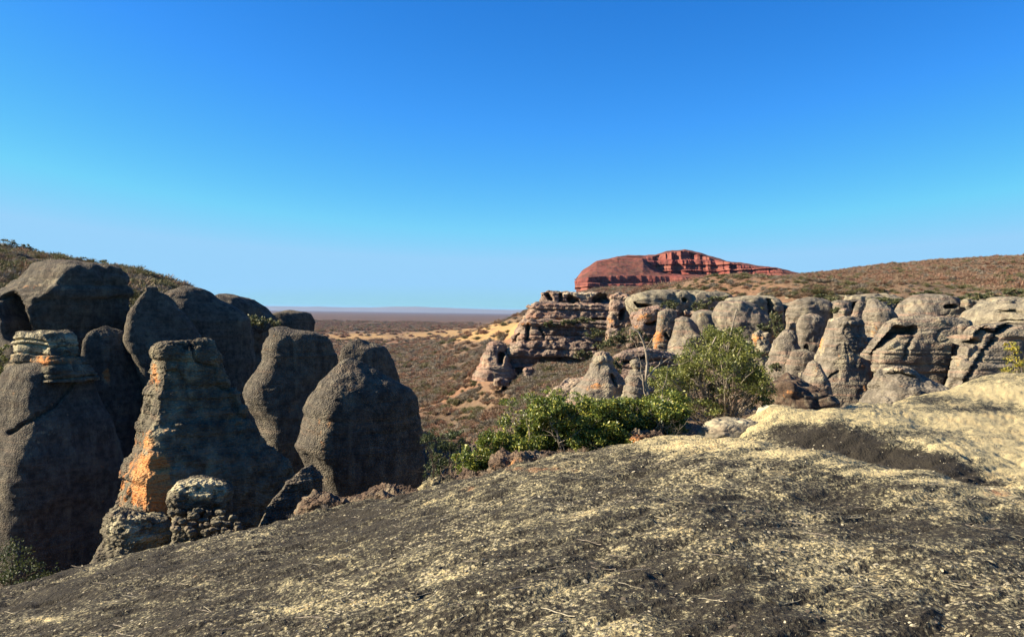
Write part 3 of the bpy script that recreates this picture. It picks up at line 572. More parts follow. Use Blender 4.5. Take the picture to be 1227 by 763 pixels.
# layered outcrop at the escarpment's left end
outc = empty('layered_outcrop', at(680, 440, 125.)); tag(outc, 'stepped outcrop with rock tiers at the left end of the escarpment', rf, RG['group'])
for i, (pr, dd_, kw) in enumerate([
        ([(349.5, 655, 728), (352, 647, 731), (358, 646, 731), (366, 642, 732), (374, 640, 733)], 128, dict(p=4, asp=.45, stains=[(PA, 690, 353, 60, 5, .6), (DK, 655, 355, 4, 4, .7)], cuts=[([(714, 360), (727, 356)], 6, 5.0), ([(684, 357), (690, 363)], 5, 3.0), ([(671, 353), (673, 362)], 2.5, 2.), ([(656, 353), (660, 358)], 4, 3.)])),  # dark spot paints shade into the carved hollow
        ([(364, 640, 734), (368, 634, 738), (376, 631, 742), (382, 628, 745), (386, 634, 742), (392, 634, 742)], 125.5, dict(p=4, asp=.5, stains=[(OR, 660, 384, 50, 3, .6)], cuts=[([(640, 384), (690, 386), (725, 383)], 3, 3.5)])),
        ([(383, 630, 750), (386, 623, 752), (400, 618, 752), (415, 613, 752), (432, 609, 752), (445, 606, 752)], 123.5, dict(p=3, asp=.5, stains=[(OR, 640, 388, 30, 3, .4), (DK, 640, 395, 4, 10, .4)], cuts=[([(633, 390), (630, 408)], 2, 2.), ([(648, 392), (652, 405)], 1.5, 1.5), ([(622, 400), (616, 410)], 2, 2.)])),
        ([(405, 650, 700), (409, 625, 712), (417, 610, 716), (425, 607, 716), (431, 612, 714), (440, 610, 716)], 120.5, dict(p=2.6, asp=.4, stains=[(DK, 660, 430, 50, 3, .5)], cuts=[([(650, 431), (690, 431)], 2.5, 2.)]))]):  # dark strip paints shade along the undercut
    kw = dict(dict(nu=260, nv=80, cap=1.6, lump=.045, strata=.42, sfreq=1.0, sm=1, pits=.55, grain=.012, crack=.035, rot=.0, lfreq=4.5), **kw); kw['p'] = 6
    r = rock_mesh(pr, dd_, seed=400 + i, **kw); r[0][:kw['nu']] = r[0][-1]
    build_rock('rock_tier', M['outcrop'], r, parent=outc, origin=at(680, 440, 125.))
rr_('small isolated rock tower standing in the valley scrub left of the layered outcrop', [(408, 592, 599), (412, 588, 604), (420, 582, 607), (432, 575, 611), (442, 572, 617), (456, 568, 622)], 119, 'outcrop', 'tower_rock', p=3, cuts=[([(601, 425), (600, 434)], 4, 4.)], strata=.25, lump=.16, sm=1)
rr_('pale blocky rock between the layered outcrop and the long holed slab', [(350, 736, 748), (353, 731, 752), (366, 729, 758), (380, 728, 760), (392, 726, 762), (410, 726, 762)], 112, 'outcrop', 'rock_block', p=3.5, asp=.7, strata=.3, lump=.14, sm=1, pits=.7, stains=[(PA, 740, 355, 16, 8, .4), (OR, 735, 385, 10, 6, .3)], cuts=[([(747, 372), (745, 382)], 3, 2.5)])
rr_('long pale slab with dark holes running below the mesa scrub', [(348.5, 790, 845), (350.5, 768, 868), (354, 757, 876), (361, 750, 882), (371, 752, 886), (382, 758, 882)], 104, 'pale', 'rock_slab', p=6, asp=.45, cap=3, lump=.035, lfreq=3, nu=220, sfreq=1.3, pits=.5,
    cuts=[([(766, 366.5), (774, 367)], 2.6, 3.), ([(776, 367.5), (783, 368)], 1.8, 2.5), ([(820, 360), (821, 361)], 2.2, 2.5), ([(762, 364), (763, 365)], 1.5, 2)], stains=[(OR, 790, 371, 30, 3, .4)])
rr_('rusty overhung rock face below the long holed slab', [(366, 770, 800), (370, 765, 815), (380, 760, 816), (395, 758, 810), (410, 764, 800), (430, 764, 800)], 99, 'outcrop', 'rock_overhang', p=3, asp=.5, strata=.3, lump=.15, sm=1, stains=[(OR, 778, 382, 24, 12, .62), (OR, 768, 390, 10, 5, .5)], cuts=[([(776, 388), (786, 386)], 2, 2.)])
rr_('tall rock column with a glowing orange hollow at its foot, left of the green tree', [(369, 795, 806), (373, 788, 811), (385, 786, 812), (398, 786, 810), (406, 783, 808), (414, 781, 806), (424, 780, 804), (445, 778, 800)], 92, 'right', 'column_rock', p=3, asp=.8, stains=[(OR, 790, 407, 9, 12, .75), (OR, 789, 385, 4, 14, .2)], cuts=[([(798, 400), (806, 409)], 2, 1.), ([(806, 398), (806, 405)], 1.4, 1.2)], nv=110)
rr_('narrow grey dome with shaded right side behind the green tree top', [(379, 814, 822), (383, 810, 828), (392, 807, 836), (404, 804, 846), (418, 800, 852), (435, 798, 856), (450, 798, 858)], 86, p=2.3, rot=.45)
rr_('squat tan dome directly behind the green tree', [(371, 836, 856), (375, 829, 864), (385, 826, 868), (400, 824, 870), (430, 824, 870)], 91, p=2.6)
rr_('broad slanting grey whaleback dome above the green tree', [(359, 868, 884), (362, 861, 896), (368, 857, 908), (376, 855, 918), (386, 855, 927), (396, 858, 932), (410, 860, 932), (440, 860, 932)], 83, p=2.4, asp=.8, cap=5, nu=140, stains=[(OR, 926, 402, 8, 6, .35)])
rr_('pale rock hump at the rim with a dark cleft, above the whaleback dome', [(354, 880, 916), (357, 870, 930), (362, 866, 938), (374, 866, 940), (400, 866, 942)], 92, 'pale', 'rock_slab', p=3, asp=.7, cap=4, cuts=[([(923, 361), (925, 378)], 3, 3.5)])
rr_('grey dome at the rim with a pinkish foot, between cleft and small dome', [(357, 955, 982), (361, 945, 994), (368, 941, 999), (380, 940, 1000), (400, 942, 1000), (430, 944, 1000)], 79, p=2.5, asp=.8, cap=5, stains=[(OR, 945, 382, 5, 10, .35)])
rr_('rounded grey bulge hanging behind the flat-topped dome', [(375, 966, 978), (380, 958, 986), (390, 954, 990), (405, 953, 990), (418, 955, 990), (432, 962, 988), (450, 968, 988)], 72, p=2.3, asp=.8, stains=[(OR, 968, 428, 8, 5, .5)], cuts=[([(966, 415), (969, 424)], 2.5, 1.5)])
rr_('tapering grey cone with a broad base, second from the green tree', [(394, 940, 947), (397, 935, 951), (406, 930, 955), (420, 924, 960), (436, 918, 966), (450, 914, 969), (466, 912, 970), (480, 912, 970)], 62, p=2.3, rot=.25, cap=4, strata=.05, sfreq=2, nu=130, nv=110)
rr_('small pale boulder pile between the green tree and the tapering cone', [(395, 905, 915), (400, 901, 922), (410, 899, 925), (422, 899, 926), (440, 898, 928)], 70, 'pale', 'rock_pile', p=2.6, lump=.3, sm=1, stains=[(OR, 906, 404, 7, 7, .6)])
rr_('small rock dome at the rim left of the leaning fin', [(360, 1003, 1014), (363, 999, 1019), (370, 997, 1021), (380, 997, 1021), (400, 997, 1021)], 77, p=2.5)
rr_('thin leaning rock fin at the rim', [(359, 1029, 1034), (363, 1026, 1036), (372, 1022, 1034), (382, 1018, 1032), (400, 1016, 1032)], 75, name='fin_rock', p=2.4)
rr_('tallest flat-topped grey dome with a yellow strip down its left side', [(378, 1000, 1022), (381, 993, 1031), (387, 989, 1037), (396, 987, 1039), (410, 983, 1038), (430, 977, 1040), (455, 970, 1046), (480, 964, 1058), (505, 960, 1066)], 57, p=2.7, rot=.15, cap=5, nu=170, nv=150, strata=.05, sfreq=2, stains=[(OR, 984, 400, 4, 24, .55), (PA, 984, 410, 5, 36, .5), (PA, 996, 382, 12, 4, .6), (OR, 1040, 450, 14, 40, .35), (OR, 1010, 450, 30, 14, .15)], cuts=[([(993, 452), (1005, 444)], 1.6, .8)])
rr_('small pointed rock at the foot of the tallest dome, right half in shadow', [(431, 973, 976), (435, 969, 981), (445, 964, 987), (458, 960, 994), (470, 961, 998), (482, 964, 998), (500, 964, 998)], 50, p=2.3, rot=.6, asp=1.4, cap=3, strata=.03)
rr_('tall tan cone rising to the rim, with an orange scar low on its left', [(357, 1044, 1050), (361, 1040, 1058), (370, 1035, 1068), (382, 1031, 1078), (400, 1034, 1084), (430, 1036, 1088), (460, 1040, 1090), (500, 1040, 1092)], 62, p=2.4, cap=4, nu=130, nv=120, strata=.06, stains=[(OR, 1048, 430, 8, 40, .55), (OR, 1056, 456, 6, 8, .9), (PA, 1045, 400, 6, 30, .4)])
rr_('broad layered hump at the rim above the cracked wall', [(353, 1108, 1134), (356, 1096, 1146), (362, 1086, 1152), (372, 1074, 1156), (384, 1060, 1158), (400, 1056, 1160)], 66, 'right', 'rock_slab', p=2.6, asp=.8, cap=4, nu=130, strata=.16, cuts=[([(1135, 368), (1145, 368)], 3, 2.)], stains=[(PA, 1120, 355, 30, 4, .3)])
rr_('sloping pale slab at the right frame edge above the cracked wall', [(353, 1215, 1290), (357, 1192, 1330), (364, 1174, 1350), (374, 1156, 1360), (386, 1146, 1366), (400, 1140, 1370), (430, 1140, 1370)], 58, 'pale', 'rock_slab', p=2.5, asp=.8, cap=5, nu=180, strata=.14, sfreq=1.3, cuts=[([(1200, 372), (1227, 374)], 1.6, 1.5), ([(1190, 386), (1227, 384)], 1.4, 1.2)], stains=[(OR, 1145, 380, 6, 4, .5)])
rr_('long grey rock wall with a dark diagonal overhang and a vertical crack', [(377, 1082, 1118), (380, 1070, 1142), (386, 1058, 1152), (394, 1052, 1158), (410, 1046, 1160), (440, 1046, 1162), (470, 1048, 1164), (500, 1048, 1164)], 51, 'right', 'rock_wall', p=6, asp=.3, rot=-.06, cap=4, nu=200, nv=140, lump=.06, strata=.08, sfreq=1.8,
    cuts=[([(1048, 428), (1060, 410), (1075, 396), (1096, 396)], 6, 2.2), ([(1100, 398), (1086, 420), (1084, 430)], 2, .5), ([(1149, 400), (1143, 430), (1134, 462)], 2.0, .9)], stains=[(PA, 1135, 410, 22, 20, .35), (PA, 1075, 440, 18, 4, .5), (PA, 1100, 382, 40, 5, .3)])
rr_('grey rock wall at the right frame edge split by two leaning cracks', [(386, 1170, 1260), (390, 1158, 1300), (398, 1150, 1330), (412, 1146, 1350), (440, 1140, 1350), (470, 1134, 1350), (500, 1134, 1350)], 47, 'right', 'rock_wall', p=6, asp=.22, rot=-.04, cap=4, nu=220, nv=130, lump=.05, strata=.07, sfreq=1.8,
    cuts=[([(1216, 390), (1198, 398), (1184, 416), (1168, 440), (1154, 462)], 2.6, 1.5), ([(1152, 404), (1162, 412), (1168, 408)], 4, 1.8), ([(1170, 400), (1180, 394), (1188, 397)], 2.5, 1.2), ([(1196, 396), (1218, 388)], 4.5, 2.)], stains=[(PA, 1170, 392, 30, 6, .4)])
rr_('low brown rock mound with a pale lip in front of the long grey wall', [(438, 1068, 1086), (441, 1060, 1096), (448, 1052, 1108), (458, 1046, 1122), (468, 1040, 1140), (482, 1032, 1160), (500, 1026, 1180), (530, 1020, 1190)], 36, 'right', 'rock_mound', p=2.3, asp=.9, cap=4, nu=140, lump=.08, strata=.06, sfreq=3, cuts=[([(1062, 449), (1078, 447), (1096, 452)], 1.8, .4)], stains=[(PA, 1075, 442, 24, 4, .6), (DK, 1080, 482, 60, 12, .5)])
rr_('left one of two small pinnacles in front of the vegetated slope', [(420, 719, 724), (424, 715, 728), (432, 711, 733), (440, 709, 736), (448, 702, 744), (460, 692, 750), (478, 680, 756), (510, 670, 760)], 52, 'right', 'pinnacle_rock', p=2.4, cap=4, lump=.12, strata=.08, sfreq=2, stains=[(OR, 712, 462, 14, 8, .3), (PA, 735, 460, 10, 8, .4)], cuts=[([(738, 462), (734, 450)], 2, .8)])
rr_('capped right one of two small pinnacles, nearest the dead tree', [(430, 758, 764), (433, 755, 769), (438, 754, 772), (442, 757, 769), (445, 755, 770), (452, 751, 773), (462, 748, 775), (480, 744, 776), (510, 742, 778)], 50, 'right', 'pinnacle_rock', p=2.4, rot=.45, asp=1.2, cap=4, lump=.10, strata=.10, sfreq=2.5, nv=110, sm=1)
rr_('low reddish ledge behind the two pinnacles', [(417, 755, 790), (420, 745, 806), (427, 738, 812), (436, 735, 815), (446, 735, 818), (480, 730, 820)], 60, 'outcrop', 'rock_ledge', p=3, asp=.5, cap=3, strata=.3, lump=.14, sm=1, stains=[(OR, 780, 428, 30, 8, .25)], cuts=[([(748, 434), (765, 430), (775, 428)], 2.2, 1.5)])
rr_('dark broken ledge at the foot of the tapering cone', [(457, 925, 970), (460, 916, 985), (468, 910, 992), (478, 906, 996), (500, 900, 1000)], 46, 'boulder', 'rock_ledge', p=2.8, lump=.25, sm=1, strata=.15, sfreq=2.5, stains=[(OR, 945, 470, 12, 4, .5)])
rr_('flat pale ledge at the rim behind the whaleback dome', [(350, 925, 975), (352.5, 905, 1010), (357, 900, 1018), (366, 900, 1020)], 104, 'pale', 'rock_slab', p=3.5, asp=.5, cap=3)
rr_('flat grey ledge under brown scrub at the rim, above the tall tan cone', [(351, 1030, 1068), (354, 1012, 1082), (359, 1008, 1090), (372, 1004, 1090)], 88, 'pale', 'rock_slab', p=3.5, asp=.5, cap=3)

def wall(lab, pts, base, d, mat, **kw):
    y0 = min(p[1] for p in pts); x0, x1 = pts[0][0], pts[-1][0]
    return rr_(lab, [(y0, x0 + 14, x1 - 14), (y0 + 3, x0 + 6, x1 - 6), (y0 + 10, x0 + 2, x1 - 2), (y0 + 40, x0, x1), (base, x0 - 2, x1 + 2)], d, mat, 'rock_wall', p=5, asp=.14, cap=3, nu=260, nv=80, lump=.035, lfreq=5, sm=1, pits=.6, strata=.2, sfreq=.9, **kw)
wall('rusty brown wall at the back below the long holed slab', [(752, 372), (885, 372)], 470, 101, 'outcrop', stains=[(OR, 770, 385, 30, 10, .35)], cuts=[([(818, 372), (820, 400)], 3, 3), ([(866, 372), (862, 392)], 3, 3)])
wall('grey wall at the back between the whaleback dome and the tallest dome', [(860, 362), (1012, 362)], 470, 92, 'right', cuts=[([(940, 362), (938, 395)], 4, 4), ([(1000, 364), (998, 390)], 3, 3), ([(900, 364), (905, 380)], 2, 2)], stains=[(OR, 936, 390, 10, 12, .4)])
wall('grey wall at the back behind the tall tan cone and the layered hump', [(990, 360), (1160, 360)], 470, 83, 'right', cuts=[([(1026, 362), (1022, 385)], 4, 4), ([(1078, 362), (1074, 380)], 3, 3)])
rr_('grey shoulder of rock between the tapering cone and the tallest dome', [(418, 955, 972), (424, 948, 980), (436, 944, 986), (460, 940, 992), (500, 936, 996)], 60, p=2.8, asp=.5)
rr_('shadowed grey shoulder between the tallest dome and the long wall', [(404, 1036, 1056), (410, 1032, 1064), (424, 1030, 1068), (470, 1026, 1074), (510, 1022, 1076)], 58, p=2.8, asp=.5, stains=[(OR, 1050, 450, 8, 14, .9)])
rr_('low rounded rock in the gap between whaleback dome and tapering cone', [(408, 880, 905), (414, 872, 918), (426, 866, 924), (450, 862, 928), (490, 860, 930)], 71, p=2.6, asp=.6)
rr_('grey rock bulge under the sloping pale slab left end', [(380, 1140, 1158), (385, 1134, 1164), (395, 1130, 1168), (430, 1128, 1170)], 53, p=3, asp=.5)
wall('pale wall at the back beyond the right frame edge slab', [(1130, 360), (1420, 360)], 470, 75, 'pale', cuts=[([(1150, 362), (1148, 385)], 3, 3)])

rr_('low pinkish rock shelf round the foot of the left pinnacle', [(452, 690, 742), (456, 676, 752), (464, 664, 762), (476, 655, 770), (500, 650, 775)], 56, 'outcrop', 'rock_shelf', p=3, asp=.5, cap=3, strata=.2, lump=.14, sm=1)

for i, (lab, x, y, w_, h_, d_) in enumerate([
        ('small fallen block between the capped pinnacle and the green tree', 792, 468, 8, 5, 48), ('pale fallen block at the left foot of the tapering grey cone', 917, 462, 7, 5, 54), ('fallen block wedged between the tapering cone and the pointed small rock', 961, 452, 5, 6, 53),
        ('broken block on the rim behind the tallest flat-topped dome', 1012, 373, 7, 4, 68), ('jutting pale block on the lip of the long grey wall', 1124, 384, 10, 4, 52), ('broken block where the long wall meets the cracked wall', 1154, 392, 7, 5, 48),
        ('squarish block on the rim right of the layered hump', 1160, 362, 9, 4, 64), ('dark-sided block on the rim above the cracked wall, near the frame edge', 1206, 362, 12, 4, 57), ('brown block on the slope above the pinkish shelf', 735, 398, 7, 5, 98), ('orange-stained block under the tall orange-footed column', 793, 432, 8, 5, 84),
        ('block on the valley floor right of the isolated tower', 634, 444, 7, 4, 112), ('low block on the valley floor in front of the isolated tower', 600, 456, 9, 4, 108)]):
    rock('fallen_block', lab, 'boulder', [(y - h_, x - w_ * .6, x + w_ * .5), (y - h_ * .6, x - w_ * .9, x + w_ * .85), (y, x - w_, x + w_), (y + h_ * 1.5, x - w_ * .95, x + w_)], d_, 'right' if d_ < 80 else 'outcrop', group='fallen blocks among the escarpment rocks', asp=.8, rot=.3 * (i % 4) - .3, p=4, cap=2.5, lump=.2, nu=48, nv=30, sm=1, crack=.08, strata=.05, sfreq=3, seed=900 + i)

# ------------------------------------------------------------------ red mesa
key = np.array([690, 697, 715, 740, 770, 785, 800, 820, 840, 870, 900, 930, 950, 975, 1010.])
K = dict(top=[334, 325, 313, 307, 306, 305, 301, 299, 303, 313, 317, 320, 325, 331, 338], ct=[335, 326, 314, 308, 308, 307, 303, 301.5, 305.5, 315, 319, 322, 327, 333, 340],
         cb=[335.6, 327, 315, 309, 309.5, 321, 328, 329, 329, 330, 331, 330, 330, 335, 342], c1=[337, 333, 331.5, 330, 330, 331, 331, 332, 334, 336, 338, 338, 338, 342, 346], b0=[347, 348, 348.5, 348.5, 348.5, 348.5, 348.5, 348.5, 348.5, 348, 347, 346, 345, 346, 349])
nu = 520; us = np.linspace(-.16, 1, nu); pxu = 690.5 + np.clip(us, 0, 1) * (1005 - 690.5); back = np.clip(-us, 0, 1) / .16 * 190
pxu = pxu + 3 * np.exp(-np.clip(us, 0, 1) * 60) * 0
kk = {a: np.interp(pxu, key, b) for a, b in K.items()}
dep0 = 690 + back + 22 * np.exp(-((pxu - 690) / 9) ** 2) + 25 * np.sin((pxu - 690) / 60)
rowsY, rowsD, band = [], [], []
def addrows(ya, yb, da, db, n_, b):
    for t in np.linspace(0, 1, n_):
        rowsY.append(ya + (yb - ya) * t); rowsD.append(dep0 + da + (db - da) * t); band.append(b)
addrows(kk['b0'] + 4, kk['b0'], -12, -4, 4, 0)
addrows(kk['b0'], kk['c1'], 0, 4, 26, 1)
addrows(kk['c1'], kk['cb'], 7, 60, 24, 2)
addrows(kk['cb'], kk['ct'], 62, 70, 40, 3)
addrows(kk['ct'], kk['top'], 72, 95, 6, 4)
for t in (.3, .6, 1): rowsY.append(kk['top'] + 26 * t ** 1.6); rowsD.append(dep0 + 95 + 190 * t); band.append(4)
band = np.array(band); nvm = len(band)
MY = np.array(rowsY); MD = np.array(rowsD); MP = at(np.broadcast_to(pxu, MY.shape), MY, MD).reshape(-1, 3); bb = np.repeat(band, nu)
cl = (bb == 1) * 1.0 + (bb == 3) * 1.0
colX = np.stack([MP[:, 0], MP[:, 2] * .12, MP[:, 1] * .0], 1)
hgt = np.repeat(1.0, len(MP))
rid = fbm(colX, .05, 4, 3, .55, ridged=True)
MP[:, 1] -= np.where(bb == 3, (rid - .5) * 7 * np.clip((kk['cb'] - kk['ct']) / 14, .08, 1)[None].repeat(nvm, 0).ravel(), np.where(bb == 1, rid * 2.6, fbm(MP, .03, 4, 6) * 3))
MP[:, 1] -= cl * 3.4 * strata_fn(5, .22)(MP[:, 2] + perlin(MP * .02, 4) * 3)
MP[:, 2] += np.where(bb >= 4, fbm(MP, .06, 3, 8) * .9, np.where(bb == 2, fbm(MP, .05, 3, 9) * 1.5, 0))
MP[:, 0] += (us < .012).repeat(1)[None, :].repeat(nvm, 0).ravel() * cl * fbm(MP, .05, 3, 2) * 2
mpx, mpy = proj(MP)
att = np.zeros((len(MP), 3)); att[:, 2] = np.where(bb == 2, .62, np.where(bb >= 4, .75, np.where(bb == 0, 1.0, .02)))
att[:, 2] += np.where((bb == 2), .18 * np.exp(-((mpx - 760) / 40) ** 2) - .5 * np.exp(-((mpx - 800) / 20) ** 2 - ((mpy - 318) / 9) ** 2), 0) + np.where((bb == 1), sstep(mpx, 905, 935) * .9, 0) + np.where((bb == 3), sstep(mpx, 905, 945) * .6, 0)
mesa = empty('red_mesa', at(820, 349, 700.)); tag(mesa, 'flat red sandstone mesa on the horizon with two cliff bands', 'mesa')
for nm, lo, hi in (('lower_cliff', 0, 1), ('talus_slope', 2, 2), ('upper_cliff', 3, 3), ('summit', 4, 4)):
    idx = np.where((band >= lo) & (band <= hi))[0]; a, b = idx[0], idx[-1]
    if b + 1 < nvm: b += 1
    sub = slice(a * nu, (b + 1) * nu)
    mesh_from(nm, MP[sub], grid_faces(b - a + 1, nu), M['red'], parent=mesa, origin=at(820, 349, 700.), attr=att[sub])

# ------------------------------------------------------------------ vegetation meshes
def leaf_quads(Pc, size, seed=0, flat=.0, asp=.45):
    r = np.random.default_rng(seed); n = len(Pc)
    d = r.normal(size=(n, 3)); d /= np.linalg.norm(d, axis=1)[:, None]
    e = r.normal(size=(n, 3)); e -= (e * d).sum(1)[:, None] * d; e /= np.linalg.norm(e, axis=1)[:, None]
    s = (size * r.uniform(.6, 1.25, n))[:, None] if np.isscalar(size) else (size * r.uniform(.6, 1.25, n))[:, None]
    V = np.stack([Pc - d * s * .5, Pc + e * s * asp * .5, Pc + d * s * .5, Pc - e * s * asp * .5], 1).reshape(-1, 3)
    return V, np.arange(4 * n).reshape(-1, 4)
def tube(pts, rad, sides=6):
    pts = np.array(pts, float); rad = np.array(rad, float); n = len(pts); T = np.gradient(pts, axis=0); T /= np.linalg.norm(T, axis=1)[:, None] + 1e-9
    a = np.cross(T, [0.13, 1, .21]); a /= np.linalg.norm(a, axis=1)[:, None]; b = np.cross(T, a)
    th = np.linspace(0, 2 * math.pi, sides, endpoint=False)
    V = pts[:, None] + rad[:, None, None] * (a[:, None] * np.cos(th)[None, :, None] + b[:, None] * np.sin(th)[None, :, None])
    return V.reshape(-1, 3), grid_faces(n, sides, wrap=True)
class Acc:
    def __init__(s): s.V = []; s.F = []; s.n = 0
    def add(s, V, Fq): s.V.append(V); s.F.append(Fq + s.n); s.n += len(V)
    def tube(s, pts, rad, sides=5): s.add(*tube(pts, rad, sides))
    def out(s): return np.concatenate(s.V), np.concatenate(s.F)
def wiggle(a, b, n, amp, r):
    a, b = np.array(a, float), np.array(b, float); t = np.linspace(0, 1, n)[:, None]; P = a + (b - a) * t
    w = np.cumsum(r.normal(size=(n, 3)), 0); w -= w[0] + (w[-1] - w[0]) * t; return P + w * amp
def branch_tree(acc, root, tips, r0, rnd, sides=5, twig=3, tl=.35, amp=None):
    for tp in tips:
        L = np.linalg.norm(np.array(tp) - np.array(root)); pts = wiggle(root, tp, 8, L * (amp or .03), rnd)
        acc.tube(pts, np.linspace(r0, r0 * .22, 8), sides)
        for k in range(twig):
            i = rnd.integers(3, 7); dv = rnd.normal(size=3); dv[2] = abs(dv[2]) * .8; dv /= np.linalg.norm(dv)
            q = pts[i] + dv * L * tl * rnd.uniform(.5, 1.2); w = wiggle(pts[i], q, 5, L * .02, rnd); acc.tube(w, np.linspace(r0 * .4, r0 * .1, 5), 3)
            for _ in range(2):
                j = rnd.integers(2, 5); dv2 = rnd.normal(size=3); dv2[2] = abs(dv2[2]) * .6; dv2 /= np.linalg.norm(dv2)
                acc.tube(wiggle(w[j], w[j] + dv2 * L * tl * .5, 4, L * .012, rnd), np.linspace(r0 * .16, r0 * .05, 4), 3)
def leafy(name, label, cat, base, d, blobs, size, nper, mat, bmat='bark', depth=.8, seed=1, group=None, r0=.02, trunk='branches', crown='foliage', lim=None, holes=.0, nclump=16):
    """blobs: (px, py, rx, ry) clumps of leaves; base: (px, py) where it stands"""
    r = np.random.default_rng(seed); B = at(base[0], base[1], float(d)); root = empty(name, B); tag(root, label, cat, group)
    pts = []; tips = []
    for bi, (x, y, rx, ry) in enumerate(blobs):
        dz = r.uniform(-.35, .35) * depth; c = at(x, y, d + dz); sx = rx / F * d; sz = ry / F * d; sy = max((sx + sz) / 2, depth * .5) if depth else sx
        # sub-clumps inside the blob leave gaps between them
        u = r.normal(size=(nclump, 3)); u /= np.linalg.norm(u, axis=1)[:, None]; u *= (r.uniform(.15, 1, nclump) ** .45)[:, None]
        cc = c + u * [sx, sy, sz]; tips += list(cc[r.choice(nclump, 3, replace=False)])
        wts = r.uniform(.3, 1, nclump); n_ = (nper * wts / wts.sum()).astype(int)
        for q, k_ in zip(cc, n_):
            e = r.normal(size=(k_, 3)) * .5; pts.append(q + e * np.array([sx, sy, sz]) * .30)
    pts = np.concatenate(pts); V, Fq = leaf_quads(pts, size, seed)
    mesh_from(crown, V, Fq, M[mat], parent=root, origin=B, smooth=False)
    acc = Acc(); branch_tree(acc, B, tips, r0, r)
    if lim: lim(acc, r)
    V, Fq = acc.out(); mesh_from(trunk, V, Fq, M[bmat], parent=root, origin=B)
    return root

leafy('green_shrub', 'low middle mass of the glossy green bush, tight against the slab edge', 'shrub', (680, 580), 13.0, [(640, 535, 34, 18), (675, 535, 34, 14), (710, 530, 34, 14), (745, 528, 30, 12), (660, 510, 30, 20), (700, 508, 36, 20), (650, 490, 24, 12)], .050, 3600, 'leaf', 'bark', seed=15, r0=.016)
leafy('green_shrub', 'leftmost lump of glossy green bush, hanging over the dark gorge', 'shrub', (596, 590), 13.0, [(566, 552, 20, 16), (592, 535, 26, 22), (622, 520, 30, 24), (612, 545, 26, 14), (583, 560, 20, 9), (645, 520, 26, 26), (645, 540, 26, 14)], .050, 3900, 'leaf', 'bark', seed=5, r0=.018)
leafy('green_shrub', 'wide middle part of the glossy green bush on the slab edge', 'shrub', (690, 575), 13.2, [(670, 500, 32, 22), (700, 494, 34, 20), (680, 525, 36, 16), (715, 515, 34, 18), (660, 484, 26, 9), (738, 498, 28, 18), (735, 520, 26, 12)], .050, 4200, 'leaf', 'bark', seed=6, r0=.018)
leafy('green_shrub', 'right end of the glossy green bush, below the bare dead tree', 'shrub', (770, 560), 13.6, [(760, 500, 26, 20), (785, 495, 26, 16), (775, 512, 30, 10), (770, 488, 34, 14), (735, 486, 30, 11), (800, 482, 24, 14), (795, 520, 28, 9), (805, 498, 22, 14), (800, 512, 24, 8)], .050, 3450, 'leaf', 'bark', seed=7, r0=.018)
leafy('green_shrub', 'loose sprays of small leaves rising left above the green bush', 'shrub', (640, 570), 14.4, [(610, 482, 14, 5), (636, 474, 12, 5), (662, 468, 14, 5), (622, 494, 18, 7), (690, 474, 14, 5)], .045, 260, 'leaf', 'bark', seed=8, r0=.014)
def tree_limbs(acc, r):
    D = 15.5
    for pl, ra in (([(868, 508), (850, 480), (838, 462), (842, 440), (850, 420), (858, 404)], .045), ([(850, 480), (838, 462)], .05), ([(842, 446), (852, 436), (868, 425), (876, 400), (882, 372)], .03), ([(850, 500), (845, 478), (852, 458), (870, 440), (886, 420)], .035),
                   ([(868, 506), (885, 490), (905, 470)], .03), ([(815, 498), (835, 492), (848, 484)], .04), ([(838, 462), (822, 448), (812, 432)], .025), ([(885, 500), (900, 440), (903, 420)], .015), ([(918, 500), (918, 455)], .012)):
        P = np.array([at(x, y, D + r.uniform(-.15, .15)) for x, y in pl]); t = np.linspace(0, 1, len(P)); tt = np.linspace(0, 1, 14)
        Q = np.stack([np.interp(tt, t, P[:, k]) for k in range(3)], 1) + r.normal(size=(14, 3)) * .008
        acc.tube(Q, np.linspace(ra, ra * .35, 14) * .95, 7)
leafy('green_tree', 'airy green tree with pale bare limbs at the right end of the bushes', 'tree', (866, 515), 15.5, [(866, 398, 20, 12), (850, 412, 22, 16), (878, 412, 20, 14), (830, 432, 22, 18), (862, 436, 26, 20), (892, 438, 24, 20), (908, 458, 18, 16), (880, 465, 30, 16), (845, 462, 28, 16), (815, 458, 20, 16), (800, 474, 18, 12), (905, 480, 16, 12), (835, 486, 26, 10), (790, 452, 14, 12), (855, 430, 26, 16), (888, 420, 20, 16), (820, 440, 18, 14), (905, 445, 14, 12)],
      .050, 1600, 'leaf_tree', 'bark', seed=9, depth=1.3, r0=.022, trunk='trunk', crown='crown', lim=tree_limbs, nclump=18)
def dry(name, label, cat, base, d, tips, r0=.02, mat='bark', seed=1, twig=4, tl=.3, group=None, part=False, paths=(), amp=None):
    r = np.random.default_rng(seed); B = at(base[0], base[1], float(d)); acc = Acc()
    if tips: branch_tree(acc, B, [at(x, y, d + r.uniform(-.4, .4)) for x, y in tips], r0, r, twig=twig, tl=tl, amp=amp)
    for pl, ra in paths:
        P = np.array([at(x, y, d + r.uniform(-.05, .05)) for x, y in pl]); t = np.linspace(0, 1, len(P)); tt = np.linspace(0, 1, 16)
        Q = np.stack([np.interp(tt, t, P[:, k]) for k in range(3)], 1) + r.normal(size=(16, 3)) * ra * .12
        acc.tube(Q, np.linspace(ra, ra * .35, 16), 7)
    V, Fq = acc.out(); o = mesh_from(name, V, Fq, M[mat], origin=B); return tag(o, label, cat, group)
